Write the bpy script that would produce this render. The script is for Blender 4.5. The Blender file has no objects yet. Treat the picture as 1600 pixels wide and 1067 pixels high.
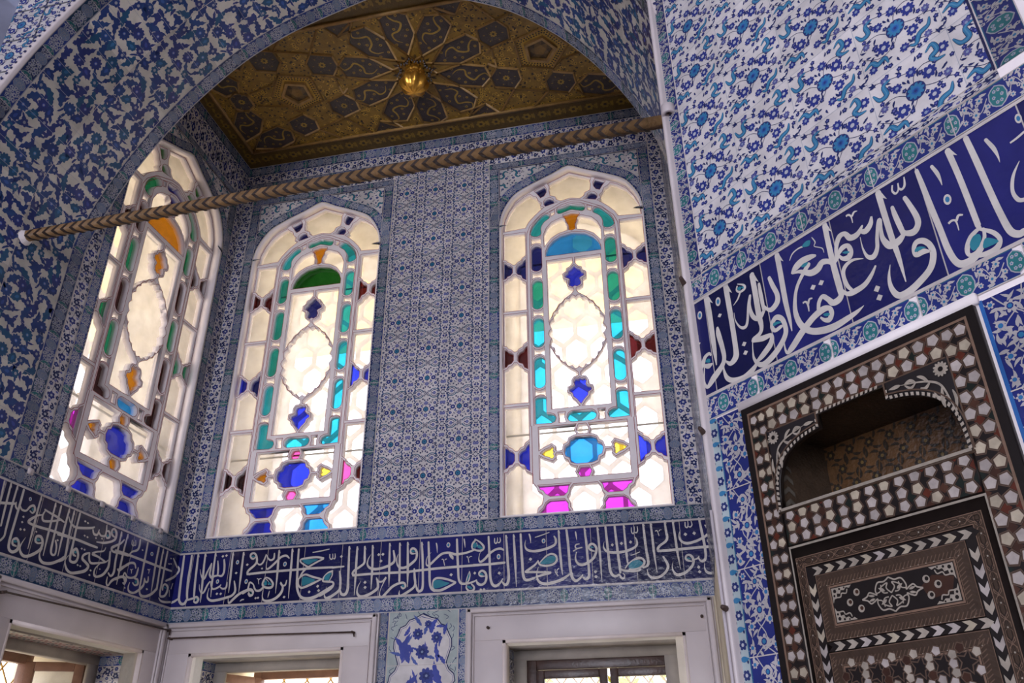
import bpy, math, random
import numpy as np
from mathutils import Vector, Matrix
from mathutils.geometry import tessellate_polygon

# ------------------------------------------------------------------ camera, world, lights, exposure
SC = bpy.context.scene
COL = SC.collection
SC.view_settings.view_transform = 'Standard'
SC.view_settings.look = 'None'
SC.view_settings.gamma = 1.0
SC.view_settings.use_curve_mapping = False
SC.view_settings.exposure = 0.0

F_PX, YAW, PITCH, ROLL = 1283.44, math.radians(-11.9305), math.radians(28.434), math.radians(-0.6014)
cam_data = bpy.data.cameras.new('camera')
cam_data.sensor_fit = 'HORIZONTAL'
cam_data.sensor_width = 36.0
cam_data.lens = 36.0 * F_PX / 1600.0
cam_data.clip_start = 0.05
cam = bpy.data.objects.new('camera', cam_data)
COL.objects.link(cam)
_h = Vector((math.sin(YAW), math.cos(YAW), 0)); _r = Vector((math.cos(YAW), -math.sin(YAW), 0)); _u = Vector((0, 0, 1))
_f = _h * math.cos(PITCH) + _u * math.sin(PITCH); _up = -_h * math.sin(PITCH) + _u * math.cos(PITCH)
_R = _r * math.cos(ROLL) + _up * math.sin(ROLL); _U = -_r * math.sin(ROLL) + _up * math.cos(ROLL)
M = Matrix((_R, _U, -_f)).transposed().to_4x4()
M.translation = Vector((4.2466, -6.2863, 1.6))
cam.matrix_world = M
SC.camera = cam

# daylight: bright cool sky above the horizon, warm sunlit terrace and garden below it
world = bpy.data.worlds.new('daylight'); SC.world = world; world.use_nodes = True
wt = world.node_tree; wt.nodes.clear()
wo = wt.nodes.new('ShaderNodeOutputWorld'); wb = wt.nodes.new('ShaderNodeBackground')
tc = wt.nodes.new('ShaderNodeTexCoord'); sx = wt.nodes.new('ShaderNodeSeparateXYZ'); cr = wt.nodes.new('ShaderNodeValToRGB')
mr = wt.nodes.new('ShaderNodeMapRange'); mr.inputs[1].default_value = -1; mr.inputs[2].default_value = 1
wt.links.new(tc.outputs['Generated'], sx.inputs[0]); wt.links.new(sx.outputs[2], mr.inputs[0]); wt.links.new(mr.outputs[0], cr.inputs[0])
els = cr.color_ramp.elements
els[0].position = 0.30; els[0].color = (0.70, 0.58, 0.42, 1)
els[1].position = 1.0; els[1].color = (0.62, 0.72, 1.0, 1)
for p, c in ((0.46, (0.95, 0.86, 0.62, 1)), (0.512, (0.95, 0.91, 0.98, 1)), (0.60, (0.88, 0.88, 1.0, 1)), (0.8, (0.74, 0.80, 1.0, 1))):
    e = els.new(p); e.color = c
wt.links.new(cr.outputs[0], wb.inputs[0]); wb.inputs[1].default_value = 4.4
wt.links.new(wb.outputs[0], wo.inputs[0])

def area_light(name, loc, target, sx_, sy_, power, color):
    d = bpy.data.lights.new(name, 'AREA'); d.shape = 'RECTANGLE'; d.size = sx_; d.size_y = sy_; d.energy = power; d.color = color
    o = bpy.data.objects.new(name, d); COL.objects.link(o); o.location = loc
    o.rotation_euler = (Vector(target) - Vector(loc)).to_track_quat('-Z', 'Y').to_euler()
    return o
# daylight from the windows of the other bays of the hall, behind and beside the viewer
area_light('south_windows', (2.2, -13.3, 3.0), (2.2, 0, 3.6), 4.0, 4.4, 640, (0.89, 0.89, 1.0))
area_light('west_windows', (-2.8, -8.4, 3.0), (6, -6.0, 3.2), 4.0, 4.2, 128, (0.91, 0.89, 1.0))
area_light('east_windows', (7.2, -8.4, 2.8), (0, -3.5, 3.6), 4.0, 4.0, 90, (0.90, 0.90, 1.0))

# ------------------------------------------------------------------ materials
def nt(m):
    m.use_nodes = True
    return m.node_tree, m.node_tree.nodes['Principled BSDF']

def noisy(name, color, rough=0.5, var=0.12, scale=6.0, bump=0.0, bscale=30.0, metal=0.0, spec=0.5, tint=None, attr=False, detail=4.0):
    """Principled material whose colour (plain or the mesh's own glaze colour) is varied by noise."""
    m = bpy.data.materials.new(name); t, b = nt(m); N, Lk = t.nodes, t.links
    g = N.new('ShaderNodeNewGeometry')
    n1 = N.new('ShaderNodeTexNoise'); n1.inputs['Scale'].default_value = scale; n1.inputs['Detail'].default_value = detail
    Lk.new(g.outputs['Position'], n1.inputs['Vector'])
    mp = N.new('ShaderNodeMapRange'); mp.inputs[1].default_value = 0.3; mp.inputs[2].default_value = 0.7
    mp.inputs[3].default_value = 1.0 - var; mp.inputs[4].default_value = 1.0 + var
    Lk.new(n1.outputs[0], mp.inputs[0])
    mul = N.new('ShaderNodeVectorMath'); mul.operation = 'SCALE'
    if attr:
        a = N.new('ShaderNodeAttribute'); a.attribute_name = 'glaze'; Lk.new(a.outputs['Color'], mul.inputs[0])
    else:
        mul.inputs[0].default_value = color[:3]
    Lk.new(mp.outputs[0], mul.inputs[3])
    out = mul.outputs[0]
    if tint:
        n2 = N.new('ShaderNodeTexNoise'); n2.inputs['Scale'].default_value = tint[1]; Lk.new(g.outputs['Position'], n2.inputs['Vector'])
        r2 = N.new('ShaderNodeMapRange'); r2.inputs[1].default_value = 0.45; r2.inputs[2].default_value = 0.75; Lk.new(n2.outputs[0], r2.inputs[0])
        mx = N.new('ShaderNodeMix'); mx.data_type = 'RGBA'; Lk.new(r2.outputs[0], mx.inputs[0]); Lk.new(out, mx.inputs[6]); mx.inputs[7].default_value = (*tint[0], 1)
        out = mx.outputs[2]
    Lk.new(out, b.inputs['Base Color'])
    b.inputs['Roughness'].default_value = rough; b.inputs['Metallic'].default_value = metal
    b.inputs['Specular IOR Level'].default_value = spec
    if bump:
        n3 = N.new('ShaderNodeTexNoise'); n3.inputs['Scale'].default_value = bscale; Lk.new(g.outputs['Position'], n3.inputs['Vector'])
        bp = N.new('ShaderNodeBump'); bp.inputs['Strength'].default_value = bump; bp.inputs['Distance'].default_value = 0.02
        Lk.new(n3.outputs[0], bp.inputs['Height']); Lk.new(bp.outputs[0], b.inputs['Normal'])
    return m

def glass(name, color, trans=0.9, rough=0.05, haze=0.12):
    """Hand-blown window glass: tinted see-through, a little milky, a little shiny."""
    m = bpy.data.materials.new(name); m.use_nodes = True; t = m.node_tree; N, Lk = t.nodes, t.links; N.clear()
    o = N.new('ShaderNodeOutputMaterial'); tr = N.new('ShaderNodeBsdfTransparent'); tl = N.new('ShaderNodeBsdfTranslucent')
    gl = N.new('ShaderNodeBsdfGlossy'); gl.inputs['Roughness'].default_value = rough; gl.inputs['Color'].default_value = (0.9, 0.9, 0.9, 1)
    g = N.new('ShaderNodeNewGeometry'); n = N.new('ShaderNodeTexNoise'); n.inputs['Scale'].default_value = 7.0; n.inputs['Detail'].default_value = 3
    Lk.new(g.outputs['Position'], n.inputs['Vector'])
    mp = N.new('ShaderNodeMapRange'); mp.inputs[1].default_value = 0.3; mp.inputs[2].default_value = 0.7; mp.inputs[3].default_value = 0.82; mp.inputs[4].default_value = 1.05
    Lk.new(n.outputs[0], mp.inputs[0])
    v = N.new('ShaderNodeVectorMath'); v.operation = 'SCALE'; v.inputs[0].default_value = color; Lk.new(mp.outputs[0], v.inputs[3])
    Lk.new(v.outputs[0], tr.inputs['Color']); Lk.new(v.outputs[0], tl.inputs['Color'])
    m1 = N.new('ShaderNodeMixShader'); m1.inputs[0].default_value = haze; Lk.new(tr.outputs[0], m1.inputs[1]); Lk.new(tl.outputs[0], m1.inputs[2])
    m2 = N.new('ShaderNodeMixShader'); m2.inputs[0].default_value = 0.04; Lk.new(m1.outputs[0], m2.inputs[1]); Lk.new(gl.outputs[0], m2.inputs[2])
    Lk.new(m2.outputs[0], o.inputs[0])
    return m

GLAZE = noisy('glazed_tile', None, rough=0.17, var=0.14, scale=9.0, bump=0.10, bscale=22.0, attr=True, spec=0.35)
GLAZE_FLAT = noisy('glazed_lettering', None, rough=0.2, var=0.10, scale=14.0, bump=0.08, bscale=22.0, attr=True, spec=0.35)
PAINT = noisy('painted_gilt_wood', None, rough=0.42, var=0.22, scale=16.0, bump=0.25, bscale=60.0, attr=True)
INLAY = noisy('shell_inlay', None, rough=0.38, var=0.16, scale=38.0, attr=True, spec=0.2)
PLASTER = noisy('white_plaster', (0.86, 0.80, 0.81), rough=0.85, var=0.07, scale=5.0, bump=0.12, bscale=40.0, spec=0.2)
REVEAL = noisy('cream_plaster', (0.82, 0.76, 0.64), rough=0.9, var=0.10, scale=3.0, bump=0.1, bscale=30.0, spec=0.1, tint=((0.68, 0.61, 0.49), 2.2))
MARBLE = noisy('grey_white_marble', (0.60, 0.54, 0.545), rough=0.38, var=0.09, scale=2.5, bump=0.03, bscale=20, tint=((0.48, 0.43, 0.44), 1.8), detail=8)
REDLINE = noisy('red_painted_line', (0.34, 0.075, 0.07), rough=0.8, var=0.25, scale=30)
GOLD = noisy('gilding', (0.82, 0.43, 0.07), rough=0.30, var=0.15, scale=20, bump=0.15, bscale=50, metal=0.85)
BATTEN = noisy('gilt_batten_wood', (0.34, 0.20, 0.06), rough=0.4, var=0.25, scale=18, bump=0.2, bscale=60)
DARKWOOD = noisy('dark_walnut', (0.055, 0.028, 0.022), rough=0.35, var=0.3, scale=12, bump=0.1, bscale=50)
REDWOOD = noisy('reddish_brown_wood', (0.26, 0.14, 0.10), rough=0.5, var=0.22, scale=9, bump=0.15, bscale=40)
IRON = noisy('rusty_iron', (0.06, 0.035, 0.028), rough=0.7, var=0.35, scale=40, bump=0.2, bscale=80)
CABLE = noisy('pale_cable', (0.52, 0.47, 0.50), rough=0.5, var=0.06)
BROWNCABLE = noisy('brown_cable', (0.16, 0.08, 0.03), rough=0.6, var=0.1)
CARPET = noisy('floor_matting', (0.20, 0.12, 0.08), rough=0.95, var=0.2, scale=20)
EAVE = noisy('cream_boards', (0.80, 0.68, 0.46), rough=0.9, var=0.06, spec=0.1)
BRASS = noisy('brass_lattice', (0.62, 0.42, 0.14), rough=0.35, var=0.1, metal=0.8)
GL = {
    'clear': glass('clear_glass', (0.96, 0.945, 0.93), haze=0.32),
    'turquoise': glass('turquoise_glass', (0.02, 0.30, 0.42), haze=0.2),
    'light_toned_teal': glass('light_toned_teal_glass', (0.015, 0.23, 0.23), haze=0.2),  # upper turquoise panes too, their greener light put into the glass; some truly teal
    'blue': glass('cobalt_glass', (0.018, 0.028, 0.46), haze=0.2),
    'sky': glass('sky_blue_glass', (0.02, 0.19, 0.55), haze=0.2),
    'navy_shaded': glass('navy_shaded_glass', (0.012, 0.016, 0.13), haze=0.2),  # topmost blue panes carry eave shade in this tone; others are dark blue
    'red': glass('ruby_glass', (0.055, 0.006, 0.006), haze=0.2),
    'dark': glass('dark_ruby_glass', (0.022, 0.009, 0.010), haze=0.2),
    'green': glass('green_glass', (0.008, 0.07, 0.010), haze=0.2),
    'emerald': glass('emerald_glass', (0.012, 0.14, 0.075), haze=0.2),
    'magenta': glass('magenta_glass', (0.36, 0.03, 0.36), haze=0.2),
    'pink': glass('rose_glass', (0.55, 0.06, 0.22), haze=0.2),
    'amber': glass('amber_glass', (0.42, 0.17, 0.010), haze=0.25),
    'yellow': glass('yellow_glass', (0.85, 0.65, 0.05), haze=0.25),
    'window': glass('window_glass', (0.93, 0.95, 0.96), haze=0.03),
}

def frosted(name, color, k):
    m = bpy.data.materials.new(name); m.use_nodes = True; t = m.node_tree; N, Lk = t.nodes, t.links; N.clear()
    o = N.new('ShaderNodeOutputMaterial'); d = N.new('ShaderNodeBsdfDiffuse'); l = N.new('ShaderNodeBsdfTranslucent'); x = N.new('ShaderNodeMixShader'); x.inputs[0].default_value = k
    n = N.new('ShaderNodeTexNoise'); n.inputs['Scale'].default_value = 6; r = N.new('ShaderNodeValToRGB'); r.color_ramp.elements[0].color = (*[c * .9 for c in color], 1); r.color_ramp.elements[1].color = (*color, 1)
    Lk.new(n.outputs[0], r.inputs[0]); Lk.new(r.outputs[0], d.inputs[0]); Lk.new(r.outputs[0], l.inputs[0]); Lk.new(d.outputs[0], x.inputs[1]); Lk.new(l.outputs[0], x.inputs[2]); Lk.new(x.outputs[0], o.inputs[0])
    return m
HALL = noisy('hall_wall', (0.26, 0.28, 0.38), rough=0.4, var=0.3, scale=3)
LATTICE = frosted('thin_outer_plaster', (0.85, 0.83, 0.84), 0.75)

# ------------------------------------------------------------------ object helpers
def tag(o, label=None, cat=None, group=None, kind=None):
    if label: o['label'] = label
    if cat: o['category'] = cat
    if group: o['group'] = group
    if kind: o['kind'] = kind
    return o

def empty(name, loc=(0, 0, 0), label=None, cat=None, group=None, kind=None):
    o = bpy.data.objects.new(name, None); COL.objects.link(o); o.location = loc; o.empty_display_size = 0.1
    return tag(o, label, cat, group, kind)

def link_mesh(name, me, mat, parent=None):
    o = bpy.data.objects.new(name, me); COL.objects.link(o)
    if mat is not None and not me.materials: me.materials.append(mat)
    if parent is not None:
        o.parent = parent
        o.matrix_parent_inverse = Matrix.Translation(-Vector(parent.location))
    return o

class MB:
    """Collects polygons (vertices, faces, colour per face) and links them as ONE mesh object."""
    def __init__(s): s.v = []; s.loops = []; s.sizes = []; s.cols = []; s.n = 0
    def face(s, pts, col=(1, 1, 1)):
        k = len(pts); s.v.append(np.asarray(pts, float).reshape(k, 3)); s.loops.append(np.arange(s.n, s.n + k)); s.sizes.append([k]); s.cols.append(np.tile(col, (k, 1))); s.n += k
    def faces(s, V, F, col=(1, 1, 1)):
        V = np.asarray(V, float); s.v.append(V)
        lo = [i for f in F for i in f]
        s.loops.append(np.asarray(lo) + s.n); s.sizes.append([len(f) for f in F]); s.cols.append(np.tile(col, (len(lo), 1))); s.n += len(V)
    def raw(s, V, loops, sizes, cols):
        s.v.append(V); s.loops.append(loops + s.n); s.sizes.append(sizes); s.cols.append(cols); s.n += len(V)
    def box(s, x0, x1, y0, y1, z0, z1, col=(1, 1, 1), fn=None):
        V = [(x, y, z) for x in (x0, x1) for y in (y0, y1) for z in (z0, z1)]
        if fn: V = [fn(*q) for q in V]
        s.faces(V, [(0, 1, 3, 2), (4, 6, 7, 5), (0, 4, 5, 1), (2, 3, 7, 6), (0, 2, 6, 4), (1, 5, 7, 3)], col)
    def tube(s, pts, r, n=8, col=(1, 1, 1), caps=True):
        P = [Vector(p) for p in pts]; rings = []
        rr = r if isinstance(r, (list, tuple)) else [r] * len(P)
        for i, p in enumerate(P):
            t = (P[min(i + 1, len(P) - 1)] - P[max(i - 1, 0)]).normalized()
            a = Vector((0, 0, 1)) if abs(t.z) < 0.9 else Vector((1, 0, 0))
            x = t.cross(a).normalized(); y = t.cross(x)
            rings.append([p + (x * math.cos(2 * math.pi * k / n) + y * math.sin(2 * math.pi * k / n)) * rr[i] for k in range(n)])
        V = [q for rg in rings for q in rg]
        Fc = [(i * n + k, i * n + (k + 1) % n, (i + 1) * n + (k + 1) % n, (i + 1) * n + k) for i in range(len(P) - 1) for k in range(n)]
        if caps: Fc += [tuple(range(n)), tuple(range((len(P) - 1) * n, len(P) * n))]
        s.faces(V, Fc, col)
    def build(s, name, mat, parent=None, smooth=False, bevel=0.0):
        me = bpy.data.meshes.new(name)
        V = np.concatenate(s.v).astype(np.float32); lo = np.concatenate(s.loops).astype(np.int32); sz = np.concatenate(s.sizes).astype(np.int32)
        me.vertices.add(len(V)); me.vertices.foreach_set('co', V.ravel())
        me.loops.add(len(lo)); me.loops.foreach_set('vertex_index', lo)
        me.polygons.add(len(sz)); st = np.concatenate([[0], np.cumsum(sz)[:-1]]).astype(np.int32)
        me.polygons.foreach_set('loop_start', st); me.polygons.foreach_set('loop_total', sz)
        if smooth: me.polygons.foreach_set('use_smooth', np.ones(len(sz), bool))
        me.update(calc_edges=True)
        ca = me.attributes.new('glaze', 'FLOAT_COLOR', 'CORNER')
        C = np.concatenate(s.cols).astype(np.float32); ca.data.foreach_set('color', np.hstack([C, np.ones((len(C), 1), np.float32)]).ravel())
        o = link_mesh(name, me, mat, parent)
        if bevel:
            b = o.modifiers.new('bevel', 'BEVEL'); b.width = bevel; b.segments = 2; b.limit_method = 'ANGLE'
        return o

def plate(name, outline, holes, y0, y1, fn, mat, parent=None, bevel=0.0):
    """A thick plate with holes cut through it; outline in (u, v), depth from y0 to y1, placed by fn(u, d, v)."""
    cu = bpy.data.curves.new('outline', 'CURVE'); cu.dimensions = '2D'; cu.fill_mode = 'BOTH'
    cu.extrude = max((y1 - y0) / 2 - bevel, 1e-4); cu.bevel_depth = bevel; cu.bevel_resolution = 1; cu.offset = -bevel
    for pts in [outline] + list(holes):
        sp = cu.splines.new('POLY'); sp.points.add(len(pts) - 1); sp.use_cyclic_u = True
        for q, p in zip(sp.points, pts): q.co = (p[0], p[1], 0, 1)
    tmp = bpy.data.objects.new('outline', cu); COL.objects.link(tmp)
    bpy.context.view_layer.update()
    dg = bpy.context.evaluated_depsgraph_get()
    me = bpy.data.meshes.new_from_object(tmp.evaluated_get(dg))
    bpy.data.objects.remove(tmp); bpy.data.curves.remove(cu)
    n = len(me.vertices); co = np.empty(n * 3, np.float32); me.vertices.foreach_get('co', co); co = co.reshape(-1, 3)
    mid = (y0 + y1) / 2
    W = np.array([fn(float(x), mid + float(z), float(y)) for x, y, z in co], np.float32)
    me.vertices.foreach_set('co', W.ravel()); me.materials.clear(); me.name = name; me.update()
    bpy.context.view_layer.update()
    import bmesh
    bm = bmesh.new(); bm.from_mesh(me); bmesh.ops.remove_doubles(bm, verts=bm.verts, dist=1e-5); bmesh.ops.recalc_face_normals(bm, faces=bm.faces); bm.to_mesh(me); bm.free()
    return link_mesh(name, me, mat, parent)

def smooth(P, sub=5, closed=False):
    """Catmull-Rom through points of any dimension."""
    P = [np.asarray(p, float) for p in P]; n = len(P); out = []
    if n < 3 and not closed: return P
    segs = n if closed else n - 1
    for i in range(segs):
        g = (lambda k: P[k % n]) if closed else (lambda k: P[min(max(k, 0), n - 1)])
        a, b, c, d = g(i - 1), g(i), g(i + 1), g(i + 2)
        for j in range(sub):
            t = j / sub
            out.append(0.5 * (2 * b + (c - a) * t + (2 * a - 5 * b + 4 * c - d) * t * t + (3 * b - a - 3 * c + d) * t ** 3))
    if not closed: out.append(P[-1])
    return out

def offset_poly(P, d):
    """Offset a closed polygon outward by d (inward when negative)."""
    P = np.asarray(P, float)[:, :2]; n = len(P)
    area = 0.5 * np.sum(P[:, 0] * np.roll(P[:, 1], -1) - np.roll(P[:, 0], -1) * P[:, 1]); sg = 1 if area > 0 else -1
    e = np.roll(P, -1, 0) - P; e /= (np.linalg.norm(e, axis=1, keepdims=True) + 1e-12); nr = np.stack([e[:, 1], -e[:, 0]], 1) * sg
    m = nr + np.roll(nr, 1, 0); m /= (np.linalg.norm(m, axis=1, keepdims=True) + 1e-9)
    k = 1 / np.clip((m * nr).sum(1), 0.55, 1); return P + m * (d * k)[:, None]

# ------------------------------------------------------------------ flat ornament: polygons in tile coordinates, emitted onto any wall
def mul(c, k): return tuple(x * k for x in c)
WHITE = (0.60, 0.575, 0.58); CREAM = (0.56, 0.53, 0.47); COBALT = (0.020, 0.032, 0.185); NAVY = (0.012, 0.020, 0.090); INK = (0.012, 0.014, 0.06)
TURQ = (0.034, 0.175, 0.345); TEAL = (0.03, 0.17, 0.19); PALE = (0.42, 0.44, 0.50); MIST = (0.22, 0.28, 0.42); LILAC = (0.11, 0.115, 0.34); GROUT = (0.50, 0.46, 0.45)
DEEP = (0.015, 0.028, 0.125); AZURE = (0.03, 0.13, 0.40)

class Pat:
    def __init__(s): s.items = []                       # (points Nx2, colour, layer)
    def poly(s, pts, col, layer=1): s.items.append((np.asarray(pts, float)[:, :2], col, layer)); return s
    def circle(s, x, y, r, col, layer=1, n=10, ry=None): return s.poly([(x + r * math.cos(2 * math.pi * k / n), y + (ry or r) * math.sin(2 * math.pi * k / n)) for k in range(n)], col, layer)
    def flower(s, x, y, r, n, col, cen=None, layer=1, ry=1.0, rot=0.0, ring=None, depth=0.3):
        m = n * 4
        if ring: s.poly([(x + (r + 0.004) * math.cos(2 * math.pi * k / 14), y + ry * (r + 0.004) * math.sin(2 * math.pi * k / 14)) for k in range(14)], ring, layer - 0.5)
        s.poly([(x + r * (1 - depth + depth * abs(math.cos(n * (2 * math.pi * k / m) / 2))) * math.cos(2 * math.pi * k / m + rot), y + ry * r * (1 - depth + depth * abs(math.cos(n * (2 * math.pi * k / m) / 2))) * math.sin(2 * math.pi * k / m + rot)) for k in range(m)], col, layer)
        if cen: s.circle(x, y, r * 0.34, cen, layer + 1, 8, r * 0.34 * ry)
        return s
    def leaf(s, x, y, ang, ln, w, col, bend=0.0, layer=1, n=6, saw=0.0):
        L_, R_ = [], []
        for k in range(n + 1):
            t = k / n; a = ang + bend * (t - 0.0) * 0.5
            px = x + ln * t * math.cos(a); py = y + ln * t * math.sin(a); hw = w * 0.5 * math.sin(math.pi * t ** 0.8) * (1 - 0.15 * t)
            if saw and 0 < k < n: hw *= 1 + saw * (1 if k % 2 else -1)
            a2 = ang + bend * t; nx, ny = -math.sin(a2), math.cos(a2)
            L_.append((px + nx * hw, py + ny * hw)); R_.append((px - nx * hw, py - ny * hw))
        return s.poly(L_ + R_[::-1][1:-1], col, layer)
    def line(s, pts, w, col, layer=1, sm=4, taper=False):
        P = smooth(pts, sm) if sm > 1 and len(pts) > 2 else [np.asarray(p, float) for p in pts]
        P = np.asarray(P)[:, :2]; n = len(P); T = np.gradient(P, axis=0); T /= np.linalg.norm(T, axis=1, keepdims=True) + 1e-9; Nn = np.stack([-T[:, 1], T[:, 0]], 1)
        ww = np.full(n, w / 2.0)
        if taper: ww = ww * np.sin(np.linspace(0.25, math.pi - 0.25, n))
        A = P + Nn * ww[:, None]; B_ = P - Nn * ww[:, None]
        for i in range(n - 1): s.poly([A[i], A[i + 1], B_[i + 1], B_[i]], col, layer)
        return s
    def rect(s, x0, y0, x1, y1, col, layer=0): return s.poly([(x0, y0), (x1, y0), (x1, y1), (x0, y1)], col, layer)
    def mirror_x(s, cx=0.0): s.items += [(np.stack([2 * cx - p[:, 0], p[:, 1]], 1), c, l) for p, c, l in list(s.items)]; return s
    def mirror_y(s, cy=0.0): s.items += [(np.stack([p[:, 0], 2 * cy - p[:, 1]], 1), c, l) for p, c, l in list(s.items)]; return s
    def add(s, o, dx=0.0, dy=0.0, rot=0.0, sx=1.0, sy=1.0, dl=0, k=1.0):
        c, q = math.cos(rot), math.sin(rot); R = np.array([[c, q], [-q, c]])
        for p, col, l in o.items: s.items.append(((p * (sx, sy)) @ R + (dx, dy), mul(col, k), l + dl))
        return s

def clip_half(p, ax, lim, sg):
    out = []; n = len(p)
    for i in range(n):
        a, b = p[i], p[(i + 1) % n]; da, db = sg * (a[ax] - lim), sg * (b[ax] - lim)
        if da >= 0: out.append(a)
        if (da >= 0) != (db >= 0):
            t = da / (da - db); out.append(a + (b - a) * t)
    return np.array(out) if len(out) > 2 else None

def clip_rect(p, r):
    mn, mx = p.min(0), p.max(0)
    if mn[0] >= r[0] and mn[1] >= r[1] and mx[0] <= r[2] and mx[1] <= r[3]: return p
    if mx[0] <= r[0] or mx[1] <= r[1] or mn[0] >= r[2] or mn[1] >= r[3]: return None
    for ax, lim, sg in ((0, r[0], 1), (1, r[1], 1), (0, r[2], -1), (1, r[3], -1)):
        p = clip_half(p, ax, lim, sg)
        if p is None: return None
    return p

LH = 0.0005; LB0 = 0.0016                                # glaze relief per layer, bed of the tiles
def emit(mb, pat, fn, clip=None, base=0.0, tone=1.0, keep=None, dx=0.0, dy=0.0, cuts=None):
    """Put a flat ornament onto a wall: fn maps arrays (u, v, height) to points."""
    for i, (p, c, l) in enumerate(pat.items):
        if dx or dy: p = p + (dx, dy)
        if clip is not None:
            p = clip_rect(p, clip)
            if p is None: continue
        if keep is not None:
            mn, mx = p.min(0), p.max(0)
            if max(mx - mn) > .06:
                nx, ny = math.ceil((mx[0] - mn[0]) / .03), math.ceil((mx[1] - mn[1]) / .03)
                for a in range(nx):
                    for b in range(ny):
                        q = clip_rect(p, (mn[0] + a * .03, mn[1] + b * .03, mn[0] + (a + 1) * .03, mn[1] + (b + 1) * .03))
                        if q is not None and keep(q): mb.face(fn(q[:, 0], q[:, 1], np.full(len(q), base + LB0 + (l + (i % 7) * .04) * LH)), mul(c, tone))
                continue
            if not keep(p): continue
        hh = base + LB0 + (l + (i % 7) * 0.04) * LH; cc = mul(c, tone)
        if cuts is not None:                                # bent surface: cut the polygon where the surface bends
            a, b = np.searchsorted(cuts, p[:, 0].min(), 'right'), np.searchsorted(cuts, p[:, 0].max(), 'left')
            if b > a:
                e = [-1e9] + [cuts[q] for q in range(a, b)] + [1e9]
                for q0, q1 in zip(e, e[1:]):
                    q = clip_rect(p, (q0, -1e9, q1, 1e9))
                    if q is not None: mb.face(fn(q[:, 0], q[:, 1], np.full(len(q), hh)), cc)
                continue
        mb.face(fn(p[:, 0], p[:, 1], np.full(len(p), hh)), cc)

def on_back(u, v, h): return np.stack([u, -h, v], 1)
def on_left(u, v, h): return np.stack([h, u, v], 1)
R0 = np.array((4.375, -3.1)); RD = np.array((1, -1)) / 2 ** .5; RN = np.array((-1, -1)) / 2 ** .5
def on_right(u, v, h): return np.stack([R0[0] + u * RD[0] + h * RN[0], R0[1] + u * RD[1] + h * RN[1], v], 1)
def on_front(u, v, h): return np.stack([u, -3.1 - h, v], 1)
# arch profile (half), springing to crown, and its arc-length table
AP = [(0, 2.2), (0, 5.2), (.03, 5.36), (.09, 5.56), (.2, 5.83), (.33, 6.09), (.5, 6.37), (.72, 6.66), (1.03, 6.97), (1.34, 7.18), (1.6, 7.30), (2.0, 7.44), (2.2, 7.5)]
_half = [np.array(AP[0])] + list(smooth([np.array(p) for p in AP[1:]], 6))
ARCH = np.array(_half + [np.array((4.4 - p[0], p[1])) for p in _half[::-1][1:]])
_sl = np.concatenate([[0], np.cumsum(np.linalg.norm(np.diff(ARCH, axis=0), axis=1))])
_tn = np.gradient(ARCH, axis=0); _tn /= np.linalg.norm(_tn, axis=1, keepdims=True); _nn = np.stack([_tn[:, 1], -_tn[:, 0]], 1)   # towards the opening
def on_soffit(u, v, h):
    """u along the arch from the left jamb, v = Y depth."""
    x = np.interp(u, _sl, ARCH[:, 0]); z = np.interp(u, _sl, ARCH[:, 1]); nx = np.interp(u, _sl, _nn[:, 0]); nz = np.interp(u, _sl, _nn[:, 1])
    return np.stack([x + nx * h, v, z + nz * h], 1)

rnd = random.Random(7)

# --- tile designs
def pat_border(L=0.33, w=0.11, dark=True, seed=1, g=None):
    """Narrow dark-blue border tile: pale scrolling stems, small blossoms, a cartouche in the middle and half ones at the ends."""
    r = random.Random(seed); p = Pat(); g = g or (DEEP if dark else PALE)
    p.rect(0, 0, L, w, g, 0)
    p.rect(0, 0, L, 0.006, mul(PALE, .8), 0.4); p.rect(0, w - 0.006, L, w, mul(PALE, .8), 0.4)
    c = mul(PALE, .80)
    for cx in (0, L / 2, L):
        o = [(cx + a * 0.036 * (1 if abs(cx - L / 2) < .1 else .9), w / 2 + b * w * .40) for a, b in ((-1, 0), (-.9, .6), (-.35, 1), (.35, 1), (.9, .6), (1, 0), (.9, -.6), (.35, -1), (-.35, -1), (-.9, -.6))]
        p.poly(o, mul(PALE, .62), 1); p.poly(offset_poly(o, -0.0035), mul(MIST, .72) if cx == L / 2 else mul(TEAL, .8), 2)
        for a in range(9): p.flower(cx + (.022 if a % 2 else .010) * math.cos(a * .7), w / 2 + w * (.26 if a % 2 else .12) * math.sin(a * .7), 0.0065, 5, mul(c, .85), mul(COBALT, .8), 3, rot=a)
    for s0 in (0.036, L / 2 + 0.036):
        W = L / 2 - 0.072
        p.line([(s0, w * .2), (s0 + W * .3, w * .75), (s0 + W * .6, w * .3), (s0 + W, w * .8)], 0.005, mul(c, .9), 1.2, 3)
        p.line([(s0, w * .85), (s0 + W * .35, w * .3), (s0 + W * .7, w * .7), (s0 + W, w * .2)], 0.004, mul(c, .75), 1.1, 3)
        for a, b, rr in ((.18, .74, .014), (.5, .22, .013), (.52, .66, .016), (.85, .72, .012), (.82, .25, .013), (.2, .26, .011), (.35, .5, .010), (.68, .42, .010), (.68, .9, .010), (.34, .92, .009), (.02, .5, .012), (.98, .5, .012)):
            p.flower(s0 + W * a, w * b, rr * 1.1, 5, c, COBALT, 2, rot=r.random())
        for a in range(12):
            p.leaf(s0 + W * r.random(), w * (.15 + .7 * r.random()), r.random() * 6.28, 0.022, 0.009, c, 0.8, 1.5, 3)
    return p

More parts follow.
